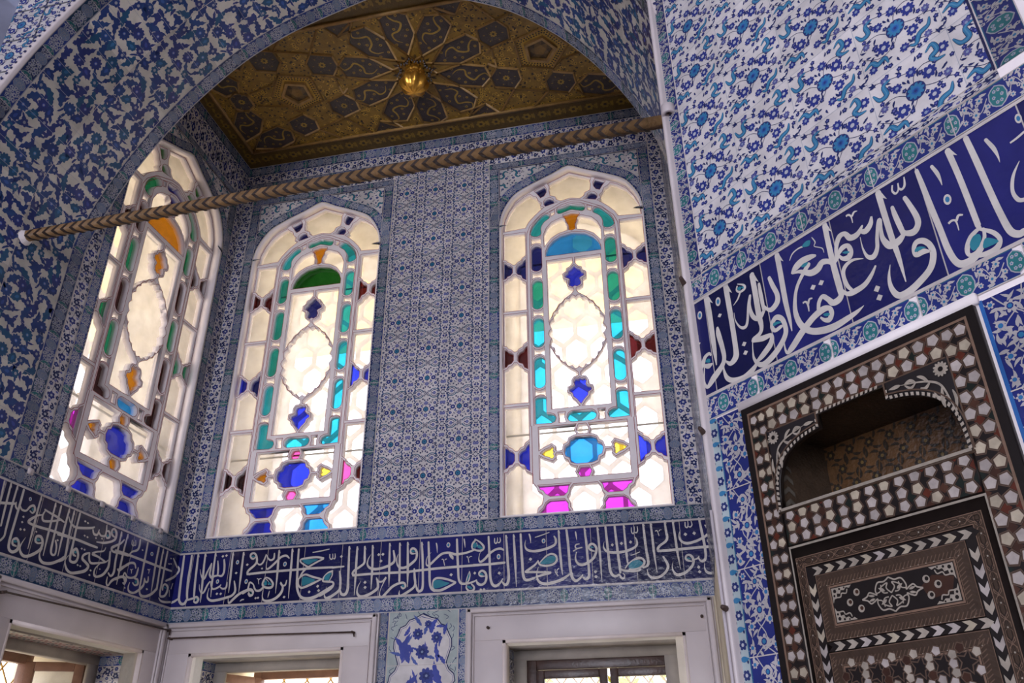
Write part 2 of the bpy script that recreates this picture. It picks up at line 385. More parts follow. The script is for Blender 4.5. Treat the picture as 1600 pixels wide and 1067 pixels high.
def pat_rborder(L=0.31, w=0.085):
    """Broad blue border tile with turquoise cartouches and white blossoms."""
    p = Pat(); p.rect(0, 0, L, w, COBALT, 0)
    p.rect(0, 0, L, 0.004, mul(TURQ, .7), 0.5); p.rect(0, w - 0.004, L, w, mul(TURQ, .7), 0.5)
    c = mul(WHITE, .75)
    for cx, k in ((0, .9), (L / 2, 1), (L, .9)):
        o = [(cx + a * .030 * k, w / 2 + b * w * .42) for a, b in ((-1, 0), (-.85, .55), (-.5, .8), (0, 1), (.5, .8), (.85, .55), (1, 0), (.85, -.55), (.5, -.8), (0, -1), (-.5, -.8), (-.85, -.55))]
        p.poly(o, mul(PALE, .9), 1); p.poly(offset_poly(o, -.0035), TEAL, 2)
        for a in range(6): p.flower(cx + .013 * math.cos(a * 1.05), w / 2 + .02 * math.sin(a * 1.05), .006, 5, mul(PALE, .9), TURQ, 3)
    for s0 in (.032, L / 2 + .032):
        W = L / 2 - .064
        p.line([(s0, w * .3), (s0 + W * .3, w * .8), (s0 + W * .6, w * .25), (s0 + W, w * .65)], .003, c, 1, 3)
        for a, b, rr in ((.2, .72, .011), (.5, .3, .013), (.75, .72, .012), (.95, .35, .009), (.1, .25, .009)):
            p.flower(s0 + W * a, w * b, rr, 6, c, TURQ, 2, depth=.35)
        for a, b, g in ((.35, .85, .3), (.35, .5, 2.3), (.62, .85, -.6), (.75, .2, .4), (.9, .9, 3.6), (.05, .55, 1.2), (.6, .55, 4.), (.28, .15, 5.8), (.15, .9, .1), (.45, .62, 1.1), (.55, .1, 2.9), (.85, .5, 5.), (.0, .85, .6), (.95, .12, 2.2), (.4, .1, .5), (.65, .4, 2.1), (.1, .4, 3.3), (.8, .9, 5.6)):
            p.leaf(s0 + W * a, w * b, g, .024, .0095, c, .9, 1.5, 3)
        for a, b in ((.35, .45), (.62, .62), (.88, .12), (.05, .92), (.5, .92)): p.flower(s0 + W * a, w * b, .007, 5, c, COBALT, 1.8)
    return p

def pat_floral(L=0.30, w=0.105):
    """White strip strewn with small dark-blue blossoms and leaves."""
    p = Pat(); p.rect(0, 0, L, w, WHITE, 0); r = random.Random(5)
    for a, b, rr, col in ((.10, .30, .025, NAVY), (.11, .80, .017, COBALT), (.35, .62, .027, NAVY), (.34, .14, .015, COBALT), (.58, .28, .019, NAVY), (.59, .82, .020, COBALT), (.84, .55, .029, COBALT), (.85, .08, .016, NAVY), (.97, .90, .014, NAVY), (.22, .55, .011, LILAC), (.47, .30, .010, LILAC), (.71, .60, .011, LILAC), (.98, .22, .012, LILAC), (.47, .95, .012, NAVY), (.70, .10, .011, NAVY), (.24, .95, .011, NAVY)):
        p.flower(L * a, w * b, rr, 6, col, PALE if rr > .02 else MIST, 1.5, rot=a * 9)
    for a, b, g in ((.24, .3, .7), (.24, .82, 5.2), (.47, .45, 1.2), (.48, .78, 2.5), (.72, .42, 3.9), (.73, .82, .4), (.02, .55, 1.1), (.97, .55, 2.2), (.5, .6, 4.6), (.18, .05, .3), (.64, .55, 1.9), (.93, .80, 2.8), (.03, .08, .6), (.40, .35, 3.), (.30, .90, 1.)):
        p.leaf(L * a - .012, w * b, g, .030, .013, mul(NAVY, 1.2), .7, 1.2, 4)
    p.line([(0, w * .55), (L * .2, w * .5), (L * .5, w * .5), (L * .8, w * .7), (L, w * .55)], .003, NAVY, 1, 4)
    return p

def pat_center(S=0.303):
    """Symmetrical white panel tile: turquoise rosette between two blue blossoms, cloud-band C-scrolls, a cross of leaves top and bottom."""
    p = Pat(); q = Pat()                                # q: quarter, mirrored twice about the rosette
    q.flower(.058, 0, .0165, 8, COBALT, PALE, 2, rot=.2)
    q.flower(0, .060, .015, 6, LILAC, MIST, 2); q.flower(.038, .034, .008, 5, LILAC, None, 2); q.flower(.100, .022, .010, 5, NAVY, MIST, 2)
    q.flower(.080, .055, .012, 6, COBALT, MIST, 2); q.flower(.030, .098, .007, 5, NAVY, None, 2); q.flower(.128, .0, .009, 5, NAVY, MIST, 2); q.flower(.140, .052, .013, 6, LILAC, MIST, 2)
    q.flower(.112, .135, .010, 6, NAVY, MIST, 2); q.flower(.138, .112, .009, 5, COBALT, None, 2)
    for rr_, ww, cc in ((.044, .0075, mul(TURQ, .55)), (.030, .0055, mul(NAVY, 1.4))): q.line([(.072 + rr_ * math.cos(t), .1515 + rr_ * math.sin(t)) for t in np.linspace(-2.9, -.25, 9)], ww, cc, 1.6, 1)
    q.flower(.072, .148, .011, 6, LILAC, MIST, 2)
    q.line([(.110, .062), (.098, .078), (.112, .092), (.102, .108), (.116, .120)], .010, (.03, .06, .17), 1.6, 4)
    q.line([(.0, .151), (.022, .133), (.048, .112)], .0045, NAVY, 1.5, 3); q.line([(.0, .135), (.02, .151)], .004, NAVY, 1.5, 1)
    q.line([(0, .022), (.012, .05), (.040, .07), (.066, .07)], .0025, NAVY, 1.2, 3); q.line([(.08, .0), (.105, .04), (.14, .03)], .0025, NAVY, 1.2, 3)
    for x, y, a in ((.022, .040, .6), (.050, .052, 1.9), (.090, .036, .3), (.115, .040, 2.2), (.126, .078, 1.3), (.020, .080, 2.4), (.052, .080, .2), (.122, .150, .2), (.144, .142, 4.), (.073, .016, .9), (.030, .016, .9), (.146, .090, 1.7)):
        q.leaf(x, y, a, .016, .008, NAVY, .6, 1.4, 3)
    q.items = [((pp - pp.mean(0)) * 1.28 + pp.mean(0) if len(pp) > 4 else pp, cc, ll) for pp, cc, ll in q.items]
    for x, y, a in ((.010, .040, 1.2), (.036, .008, .1), (.084, .014, 2.), (.108, .052, 1.), (.066, .084, 2.8), (.010, .084, .9), (.148, .010, 1.5), (.132, .030, .4), (.100, .105, .9), (.075, .115, 2.2), (.144, .125, .7), (.046, .148, .2), (.094, .082, 2.6), (.02, .122, 2.)):
        q.leaf(x, y, a, .017, .009, mul(NAVY, 1.3), .8, 1.35, 3)
    q.mirror_x().mirror_y()
    p.rect(-S / 2, -S / 2, S / 2, S / 2, WHITE, 0)
    p.items += q.items
    p.flower(0, 0, .021, 10, TURQ, mul(AZURE, .6), 3, ring=INK); p.flower(0, 0, .012, 8, TEAL, COBALT, 3.5)
    return p

def pat_right(S=0.3135):
    """White field tile: turquoise rosette, cobalt carnations, turquoise ribbon clouds, dark leaf sprays."""
    p = Pat(); h = S / 2
    p.rect(-h, -h, h, h, WHITE, 0)
    p.flower(0, 0, .033, 10, TURQ, mul(AZURE, .7), 3, ring=mul(NAVY, 1.6), ry=1.0); p.flower(0, 0, .017, 8, AZURE, COBALT, 3.6)
    C2 = mul(COBALT, 1.15)
    for x, y, r_ in ((.062, .040, .028), (-.060, -.046, .028), (.055, -.060, .024), (-.058, .060, .020), (.118, -.010, .017), (-.120, .012, .016), (.004, .086, .022), (.010, -.108, .019), (.128, .098, .023), (-.118, -.108, .019), (.100, -.122, .016), (-.092, .124, .017)):
        p.flower(x, y, r_, 8, C2 if r_ > .018 else mul(LILAC, .8), PALE if r_ > .022 else MIST, 2.4, rot=x * 20)
    for x, y, r_ in ((.034, .06, .011), (-.03, -.07, .011), (.09, .065, .011), (-.092, -.02, .012), (.036, -.032, .009), (-.036, .03, .01), (.082, -.035, .011), (-.085, .085, .010), (.048, .128, .012), (-.03, .135, .011), (.06, -.145, .011), (-.055, -.14, .011), (.148, .045, .010), (-.146, -.05, .010), (.142, -.075, .011)):
        p.flower(x, y, r_, 5, mul(NAVY, 1.5), LILAC, 2.2, rot=y * 30)
    for pts in ([(-.148, .098), (-.128, .062), (-.098, .066), (-.102, .108), (-.07, .118)], [(.070, .122), (.098, .140), (.108, .104), (.082, .088), (.098, .066), (.128, .060)], [(-.150, -.086), (-.118, -.074), (-.098, -.098), (-.066, -.092), (-.058, -.122)], [(.120, -.058), (.108, -.088), (.072, -.098), (.052, -.128), (.030, -.118)]):
        p.line(pts, .023, INK, 2.5, 5, True); p.line(pts, .0185, mul(TURQ, .95), 2.8, 5, True); p.line(pts, .005, (.07, .24, .40), 3.2, 5, True)
    r2 = random.Random(9); p.items = [p.items[0]] + [((pp - pp.mean(0)) * 1.02 + pp.mean(0) if len(pp) > 12 else pp, cc, ll) for pp, cc, ll in p.items[1:]]
    for k in range(30):
        a, x, y = r2.random() * 6.28, r2.uniform(-.15, .15), r2.uniform(-.15, .15); p.leaf(x, y, a, .024, .010, mul(NAVY, 1.3), .9, 1.3, 4)
    for k in range(15): p.flower(r2.uniform(-.15, .15), r2.uniform(-.15, .15), .0105, 5, mul(COBALT, .9), LILAC, 2.0, rot=r2.random())
    for x, y, a in ((-.155, .150, -.8), (-.14, .156, -1.5), (-.156, .135, -.2), (.150, -.150, 2.3), (.135, -.155, 1.6), (.156, -.135, 3.0), (.02, .05, 1.2), (-.02, -.045, 4.2), (.10, .015, .3), (-.10, -.055, 3.4), (.03, -.085, 5.), (-.03, .105, 2.), (.075, .0, 1.), (-.078, .02, 4.)):
        p.leaf(x, y, a, .032, .010, mul(NAVY, 1.2), .6, 1.5, 4)
    for pts in ([(0, .03), (.01, .065), (.05, .085), (.1, .07), (.13, .1)], [(0, -.03), (-.02, -.06), (-.06, -.08), (-.1, -.07), (-.15, -.03)], [(.03, 0), (.07, -.02), (.12, -.03), (.15, -.06)], [(-.03, 0), (-.07, .03), (-.12, .03), (-.15, .0)], [(.01, -.1), (.05, -.11), (.1, -.13), (.156, -.15)], [(0, .09), (-.05, .11), (-.1, .13), (-.156, .15)]):
        p.line(pts, .0026, NAVY, 1.1, 4)
    return p

def pat_saz(W=0.47, H=0.60, seed=3):
    """Cream tile crowded with big dark-blue feathery leaves, palmettes and rosettes."""
    p = Pat(); r = random.Random(seed); p.rect(0, 0, H, W, CREAM, 0)
    B1 = (0.022, 0.045, 0.165); B2 = (0.026, 0.062, 0.19); B3 = (0.032, 0.046, 0.175); B4 = (0.022, 0.085, 0.18)
    cells = [(i, j) for i in range(6) for j in range(5)]
    for i, j in cells:
        cx = (i + .5 + r.uniform(-.2, .2)) * H / 6; cy = (j + .5 + r.uniform(-.2, .2)) * W / 5; col = r.choice((B1, B2, B3, B4)); t = (i * 3 + j * 2 + seed) % 5
        a = r.random() * 6.28
        if t == 0:
            p.flower(cx, cy, .050, 11, col, None, 2, rot=a, depth=.22); p.circle(cx, cy, .013, mul(col, 2.2), 3, 8); p.circle(cx, cy, .007, mul(PALE, .8), 3.5, 7)
        elif t in (1, 3):
            p.leaf(cx - .055 * math.cos(a), cy - .055 * math.sin(a), a, .150, .054, col, .9 * r.choice((-1, 1)), 2, 9, .28)
            p.leaf(cx - .02 * math.cos(a), cy - .02 * math.sin(a), a + 1.0, .085, .032, r.choice((B1, B3)), .6, 1.8, 6, .2)
        elif t == 2:
            p.leaf(cx - .04 * math.cos(a), cy - .04 * math.sin(a), a, .105, .072, col, .1, 2, 7, .18); p.leaf(cx - .02 * math.cos(a), cy - .02 * math.sin(a), a, .045, .026, mul(col, 1.7), .1, 3, 5)
            p.leaf(cx, cy, a + 2.2, .085, .030, B1, .8, 1.7, 5, .2)
        else:
            p.flower(cx, cy, .034, 6, col, mul(PALE, .7), 2, rot=a); p.leaf(cx + .02, cy, a, .10, .034, B2, .9, 1.8, 6, .25); p.leaf(cx - .02, cy, a + 2.6, .09, .032, B1, -.9, 1.8, 6, .25)
    for k in range(26):
        a = r.random() * 6.28; p.leaf(r.random() * H, r.random() * W, a, r.uniform(.05, .09), r.uniform(.016, .028), r.choice((B1, B2, B3)), r.uniform(-1.4, 1.4), 1.4, 5, .15)
    return p

def pat_lily(L=0.30, w=0.145, seed=2):
    """Bright cobalt tile with white lilies and leaves, turquoise hearts."""
    p = Pat(); r = random.Random(seed); p.rect(0, 0, w, L, (.018, .026, .165), 0); c = mul(WHITE, .72)
    p.line([(.03, 0), (.09, L * .2), (.05, L * .45), (.11, L * .65), (.06, L * .85), (.03, L)], .004, c, 1, 5)
    p.line([(.12, 0), (.05, L * .22), (.10, L * .42), (.04, L * .62), (.10, L * .82), (.12, L)], .004, c, 1, 5)
    for x, y, rr in ((.075, .045, .026), (.03, .10, .017), (.115, .115, .018), (.075, .150, .027), (.03, .20, .017), (.115, .205, .016), (.072, .248, .022), (.02, .275, .014), (.125, .27, .014), (.125, .03, .014), (.02, .03, .014)):
        p.flower(x, y, rr, 6, c, None, 2, rot=y * 30, depth=.45); p.circle(x, y, rr * .48, AZURE if rr < .02 else COBALT, 3, 8); p.circle(x, y, rr * .32, TURQ, 3.5, 7)
    for k in range(64):
        a = r.random() * 6.28; p.leaf(r.uniform(.0, w - .02), r.random() * (L - .02), a, r.uniform(.025, .042), r.uniform(.010, .014), c, r.uniform(-1.3, 1.3), 1.5, 4)
    return p

def pat_green(L=0.20, w=0.05):
    """Pale strip: dark blossoms alternating with turquoise leaves."""
    p = Pat(); p.rect(0, 0, w, L, (0.36, 0.44, 0.46), 0); p.rect(0, 0, .005, L, mul(TURQ, .7), .6); p.rect(w - .005, 0, w, L, mul(TURQ, .7), .6)
    for y in (.05, .15):
        p.flower(w * .5, y, .019, 6, mul(NAVY, 1.5), PALE, 2); p.leaf(w * .1, y + .05 + .004, -.15, .042, .022, TURQ, .3, 2, 5); p.leaf(w * .75, y + .035, 1.4, .02, .009, NAVY, .5, 1.5, 3); p.leaf(w * .2, y - .03, 1.8, .018, .009, NAVY, .5, 1.5, 3)
    return p

BORD = [pat_border(seed=k, g=g) for k, g in ((1, (.018, .040, .150)), (2, (.018, .034, .115)), (3, (.022, .045, .20)), (4, (0.016, 0.048, 0.11)), (5, (.024, .052, .22)))]
BORD_L = 0.33
FLOR = pat_floral(); CENT = pat_center(); RFLD = pat_right(); RBOR = pat_rborder(); LILY = [pat_lily(seed=k) for k in (2, 5)]; GREEN = pat_green()
SAZ = [pat_saz(seed=k) for k in (3, 8, 14)]

def strip(mb, fn, tiles, L, u0, v0, length, ang=0.0, w=0.11, w0=0.11, base=0.0, dark=(0.75, 1.2), phase=0.0, grout=0.004, cuts=None):
    """Lay border tiles end to end from (u0, v0) along angle ang; w0 is the width the tile was drawn at."""
    c, s_ = math.cos(ang), math.sin(ang); k = 0; x = -phase * L
    f2 = lambda u, v, h: fn(u0 + u * c - v * s_, v0 + u * s_ + v * c, h)
    while x < length - 1e-4:
        t = tiles[rnd.randrange(len(tiles))] if isinstance(tiles, list) else tiles
        sc = Pat(); sc.items = [(p * (1, w / w0), cl, l) for p, cl, l in t.items]
        emit(mb, sc, f2, (max(x, 0), 0, min(x + L, length), w), base, rnd.uniform(*dark), dx=x, cuts=cuts)
        if grout and x > 0.01:
            g = Pat().rect(x - grout / 2, 0, x + grout / 2, w, GROUT, 4.5); emit(mb, g, f2, None, base, cuts=cuts)
        x += L
    if grout:
        g = Pat().rect(0, -grout / 2, length, grout / 2, GROUT, 4.6).rect(0, w - grout / 2, length, w + grout / 2, GROUT, 4.6); emit(mb, g, f2, None, base, cuts=cuts)

def field(mb, fn, pat, S, u_c, v_c, clip, base=0.0, tone=(0.9, 1.06), keep=None, grout=0.0025, gcol=None):
    """Fill a rectangle with square tiles whose centres lie on a grid through (u_c, v_c)."""
    i0, i1 = math.floor((clip[0] - u_c) / S + .5), math.ceil((clip[2] - u_c) / S - .5)
    j0, j1 = math.floor((clip[1] - v_c) / S + .5), math.ceil((clip[3] - v_c) / S - .5)
    for i in range(i0, i1 + 1):
        for j in range(j0, j1 + 1):
            emit(mb, pat, fn, clip, base, rnd.uniform(*tone), keep, u_c + i * S, v_c + j * S)
    g = Pat(); gc = gcol or mul(PALE, .9)
    for i in range(i0, i1 + 2): g.rect(u_c + (i - .5) * S - grout / 2, clip[1], u_c + (i - .5) * S + grout / 2, clip[3], gc, .9)
    for j in range(j0, j1 + 2): g.rect(clip[0], v_c + (j - .5) * S - grout / 2, clip[2], v_c + (j - .5) * S + grout / 2, gc, .9)
    emit(mb, g, fn, clip, base, 1.0, keep)

# ------------------------------------------------------------------ lettering
def letter_mesh(ink, fn, base, col=(0.56, 0.53, 0.50)):
    """Brush strokes of the inscription: S stroke, H stroke with a hooked head, T turquoise filling, D lozenge dot, O ring."""
    white = MB(); blue = MB(); seq = 0
    for st in ink.split('|'):
        f = st.split(','); k = f[0]; a = [int(x) / 1000.0 for x in f[1:]]; seq += 1; h = base + LB0 + (seq % 40) * 1.2e-5
        if k in 'SH':
            P = np.array(smooth([np.array(a[i:i + 3]) for i in range(0, len(a), 3)], 6)) if len(a) > 6 else np.array(a).reshape(-1, 3)
            T = np.gradient(P[:, :2], axis=0); T /= np.linalg.norm(T, axis=1, keepdims=True) + 1e-9; Nn = np.stack([-T[:, 1], T[:, 0]], 1); w = np.maximum(P[:, 2:3], .001) / 2
            A = P[:, :2] + Nn * w; B_ = P[:, :2] - Nn * w; n = len(P)
            U = np.concatenate([A, B_]); V = fn(U[:, 0], U[:, 1], np.full(2 * n, h))
            white.faces(V, [(i, i + 1, n + i + 1, n + i) for i in range(n - 1)], col)
            if k == 'H':
                w0 = P[0, 2]; w0 = max(w0, .012); x, y = P[0, :2]; d = T[0]; r = -np.array([-d[1], d[0]]) if -d[1] < 0 else np.array([-d[1], d[0]])
                if r[0] < 0: r = -r
                t = [np.array((x, y)) - d * w0 * .55, np.array((x, y)) + r * w0 * .55 + d * w0 * .35, np.array((x, y)) + r * w0 * 1.05 + d * w0 * 1.9, np.array((x, y)) + r * w0 * .45 + d * w0 * 1.25, np.array((x, y)) - r * w0 * .45 + d * w0 * .5]
                t = np.array(t); white.face(fn(t[:, 0], t[:, 1], np.full(len(t), h + 1e-4)), col)
            for e, nxt in ((0, 1), (n - 1, n - 2)):                      # rounded ends
                if P[e, 2] > .008:
                    c = P[e, :2]; q = np.array([c + P[e, 2] * .5 * np.array((math.cos(z), math.sin(z))) for z in np.linspace(0, 2 * math.pi, 9)[:-1]])
                    white.face(fn(q[:, 0], q[:, 1], np.full(8, h + 2e-5)), col)
        elif k == 'T':
            q = np.array(smooth([np.array(a[i:i + 2]) for i in range(0, len(a), 2)], 3, True)); blue.face(fn(q[:, 0], q[:, 1], np.full(len(q), base + LB0 + 9e-4)), (.03, .20, .27))
        elif k == 'D':
            x, y, e, v = a; q = np.array([(x - e, y - .1 * v), (x - .1 * e, y + v), (x + e, y + .1 * v), (x + .1 * e, y - v)]); white.face(fn(q[:, 0], q[:, 1], np.full(4, h)), col)
        elif k == 'O':
            x, y, e, v = a
            for s_, c, hh, m in ((1.0, col, 0, white), (.55, TURQ, 3e-4, blue)):
                q = np.array([(x + e * s_ * math.cos(z), y + v * s_ * math.sin(z)) for z in np.linspace(0, 2 * math.pi, 15)[:-1]]); m.face(fn(q[:, 0], q[:, 1], np.full(14, h + hh)), c)
    return white, blue

# ================================================================== the setting
# ---- window outline (half) in (x, z): sill, jamb, pointed arch
FR = [(.69, 3.49), (.69, 6.11), (.69, 6.33), (.672, 6.47), (.63, 6.58), (.56, 6.69), (.48, 6.755), (.33, 6.83), (.16, 6.905), (0, 6.98)]
WIN = FR + [(-x, z) for x, z in FR[::-1][1:]]
ZS = 7.6
# ---- back wall (one metre thick): two arched windows above, two framed windows below
LOW = [(.31, 1.6), (1.56, 1.6), (1.56, 2.53), (.31, 2.53)]
WX = (.905, 3.495)
def shift(P, dx): return [(x + dx, z) for x, z in P]
wall_back = plate('wall_back', [(-1.05, 0), (5.6, 0), (5.6, 8.4), (-1.05, 8.4)],
                  [shift(WIN, WX[0]), shift(WIN, WX[1]), LOW, [(4.4 - x, z) for x, z in LOW]], 0.0, 1.05, lambda u, d, v: (u, d, v), REVEAL)
tag(wall_back, 'back wall of the alcove with two arched windows over two framed ones', 'wall', kind='structure')
WY = -.95
wall_left = plate('wall_left', [(-3.1, 0), (0, 0), (0, 8.4), (-3.1, 8.4)],
                  [[(WY + x * 1.043, z) for x, z in WIN], [(-1.66, 1.6), (-.34, 1.6), (-.34, 2.53), (-1.66, 2.53)]], 0.0, 1.05, lambda u, d, v: (-d, u, v), REVEAL)
tag(wall_left, 'left wall of the alcove running on as the jamb of the arch', 'wall', kind='structure')
m = MB(); m.box(4.4, 5.6, -3.06, 0, 0, 8.4); wa = m.build('wall_alcove', REVEAL); tag(wa, 'right wall of the alcove, seen almost edge-on', 'wall', kind='structure')
# ---- right wall at forty-five degrees with the niche of the cupboard
NICHE = [(.318, 2.44), (.320, 2.50), (.328, 2.55), (.345, 2.59), (.375, 2.625), (.42, 2.652), (.47, 2.668), (.53, 2.678), (.53, 2.728)]
NICHE = NICHE + [(1.325 - x, z) for x, z in NICHE[::-1]]
def rw(u, d, v): return (R0[0] + u * RD[0] - d * RN[0], R0[1] + u * RD[1] - d * RN[1], v)
wall_right = plate('wall_right', [(0, 0), (2.3, 0), (2.3, 8.4), (0, 8.4)], [[(.30, 2.43), (1.025, 2.43), (1.025, 2.74), (.30, 2.74)]], 0.0, 0.45, rw, PLASTER)
tag(wall_right, 'tiled right wall turning towards the room', 'wall', kind='structure')
# ---- arch between the room and the alcove
ai = np.array(ARCH); lo = [i for i in range(len(ai)) if ai[i][1] >= 5.19]
arch_out = [(0, 8.4)] + [tuple(ai[i]) for i in lo] + [(4.4, 8.4)]
arch = plate('arch', arch_out, [], -3.1, -1.9, lambda u, d, v: (u, d, v), PLASTER)
tag(arch, 'broad pointed arch opening from the room into the alcove', 'arch', kind='structure')
OC = [(0, -3.1), (-3.11, -6.21), (-3.11, -10.61), (0, -13.72), (4.4, -13.72), (7.51, -10.61), (7.51, -6.21), (6.0, -4.73)]
m = MB(); m.box(-4.6, 9, -15, 1.1, -.12, 0); fl = m.build('floor', CARPET); tag(fl, 'brown matted floor of the kiosk', 'floor', kind='structure')
for k, nm in enumerate(('wall_west', 'wall_southwest', 'wall_south', 'wall_southeast', 'wall_east', 'wall_northeast', 'wall_north')):
    (x0, y0), (x1, y1) = OC[k], OC[k + 1]; d = Vector((x1 - x0, y1 - y0, 0)); nn = Vector((-d.y, d.x, 0)).normalized() * -.3; m = MB()
    m.faces([(x0, y0, 0), (x1, y1, 0), (x1 + nn.x, y1 + nn.y, 0), (x0 + nn.x, y0 + nn.y, 0), (x0, y0, 8.4), (x1, y1, 8.4), (x1 + nn.x, y1 + nn.y, 8.4), (x0 + nn.x, y0 + nn.y, 8.4)], [(0, 1, 5, 4), (2, 3, 7, 6), (0, 3, 7, 4), (1, 2, 6, 5), (0, 1, 2, 3), (4, 5, 6, 7)])
    tag(m.build(nm, HALL), 'tiled blue and white wall of the hall behind the viewer', 'wall', 'hall walls behind the viewer', 'structure')
m = MB(); m.box(-4.6, 9, -15, -1.9, 8.4, 8.6); cl = m.build('ceiling_hall', PLASTER); tag(cl, 'plain ceiling of the hall outside the picture', 'ceiling', kind='structure')
m = MB(); m.box(-4.2, 9, 1.05, 3.9, 7.35, 7.5); m.box(-4.2, -1.05, -6, 1.05, 7.35, 7.5); ev = m.build('eaves', EAVE); tag(ev, 'cream underside of the wide eaves outside the windows', 'eaves', kind='structure')

# ================================================================== upper windows
def sym(P): return [(-x, z) for x, z in P]
cross = [4.02, 4.962, 5.892]
H = []                                               # (key, outline) of every light in the plaster grille
def both(k, P): H.append((k + '_r', P)); H.append((k + '_l', sym(P)))
XI, XO, XC = .455, .668, .565
def lob_top(zc): return [(XO, zc - .120), (.640, zc - .112), (.626, zc - .090), (.600, zc - .082), (XC + .012, zc - .055), (XC - .012, zc - .055), (.535, zc - .080), (.508, zc - .092), (.500, zc - .118), (XI, zc - .150)]
def lob_bot(zc): return [(XI, zc + .150), (.492, zc + .122), (.500, zc + .098), (.535, zc + .082), (XC - .012, zc + .056), (XC + .012, zc + .056), (.600, zc + .082), (.628, zc + .094), (.640, zc + .118), (XO, zc + .126)]
for i, zc in enumerate(cross):
    both('xo%d' % i, [(XO, zc - .096), (.645, zc - .086), (.632, zc - .066), (.604, zc - .058), (.584, zc - .03), (.584, zc + .03), (.604, zc + .058), (.634, zc + .070), (.648, zc + .092), (XO, zc + .100)])
    both('xi%d' % i, [(XI, zc - .126), (.486, zc - .104), (.497, zc - .07), (.53, zc - .056), (.548, zc - .03), (.548, zc + .03), (.53, zc + .058), (.495, zc + .074), (.484, zc + .10), (XI, zc + .126)])
mull = [4.495, 5.426, 6.345]
both('cl0', lob_bot(4.02) + [(XO, 4.480), (XI, 4.480)]); both('cl1', [(XI, 4.512), (XO, 4.512)] + lob_top(4.962))
both('cl2', lob_bot(4.962) + [(XO, 5.412), (XI, 5.412)]); both('cl3', [(XI, 5.442), (XO, 5.442)] + lob_top(5.892))
both('cl4', lob_bot(5.892) + [(.668, 6.31), (XI, 6.31)])
both('cl5', [(.450, 6.36), (.664, 6.345), (.652, 6.46), (.61, 6.57), (.545, 6.668), (.46, 6.735), (.40, 6.765), (.372, 6.735), (.335, 6.715), (.318, 6.665), (.285, 6.635), (.300, 6.600), (.262, 6.578), (.302, 6.545), (.36, 6.49), (.42, 6.42)])
both('tx', [(.352, 6.792), (.255, 6.842), (.232, 6.80), (.236, 6.755), (.258, 6.715), (.292, 6.700), (.318, 6.745)])
both('bx', [(.245, 6.588), (.262, 6.612), (.262, 6.650), (.240, 6.678), (.205, 6.690), (.172, 6.668), (.165, 6.640), (.130, 6.618)])
H.append(('ctop', [(.0, 6.648), (.095, 6.628), (.135, 6.655), (.142, 6.690), (.195, 6.712), (.205, 6.775), (.200, 6.820), (.215, 6.858), (.15, 6.888), (0, 6.958), (-.15, 6.888), (-.215, 6.858), (-.200, 6.820), (-.205, 6.775), (-.195, 6.712), (-.142, 6.690), (-.135, 6.655), (-.095, 6.628)]))
# border of small turquoise lights
def pill(x0, x1, z0, z1):
    r = (x1 - x0) / 2; c = (x0 + x1) / 2
    return [(c + r * math.cos(t), z1 - r + r * math.sin(t)) for t in np.linspace(0, math.pi, 9)] + [(c + r * math.cos(t), z0 + r + r * math.sin(t)) for t in np.linspace(math.pi, 2 * math.pi, 9)]
for i, (a, b) in enumerate(((5.845, 6.145), (5.432, 5.757), (5.036, 5.350), (4.636, 4.950))):
    both('p%d' % i, pill(.300, .400, a, b))
sq = [(6.163, 6.225), (5.775, 5.828), (5.368, 5.414), (4.968, 5.018), (4.572, 4.618)]
for i, (a, b) in enumerate(sq):
    r = .022
    both('s%d' % i, [(.302, a - r), (.315, a - .004), (.35, a + .004), (.385, a - .004), (.398, a - r), (.398, b + r), (.385, b + .004), (.35, b - .004), (.315, b + .004), (.302, b + r)])
both('pa', list(smooth([np.array(q) for q in ((.300, 6.265), (.345, 6.240), (.400, 6.268), (.395, 6.345), (.345, 6.430), (.272, 6.500), (.222, 6.490), (.212, 6.445), (.270, 6.395), (.300, 6.335))], 4, True)))
H.append(('pt', list(smooth([np.array(q) for q in ((0, 6.578), (.07, 6.556), (.128, 6.545), (.138, 6.505), (.115, 6.475), (.06, 6.488), (0, 6.505), (-.06, 6.488), (-.115, 6.475), (-.138, 6.505), (-.128, 6.545), (-.07, 6.556))], 4, True))))
both('sa', [(.160, 6.530), (.205, 6.512), (.192, 6.462), (.160, 6.478)])
both('lc', [(.300, 4.545), (.318, 4.556), (.350, 4.560), (.384, 4.556), (.400, 4.545), (.400, 4.305), (.262, 4.300), (.232, 4.312), (.220, 4.343), (.232, 4.376), (.262, 4.392), (.300, 4.396)])
H.append(('pb', [(z - 4.346, 4.346 + x * 1.0) for x, z in [(a[0] - .35, a[1]) for a in pill(.300, .400, 4.222, 4.470)]]))
both('sb', [(.140, 4.300), (.195, 4.300), (.192, 4.345), (.200, 4.392), (.140, 4.392), (.150, 4.346)])
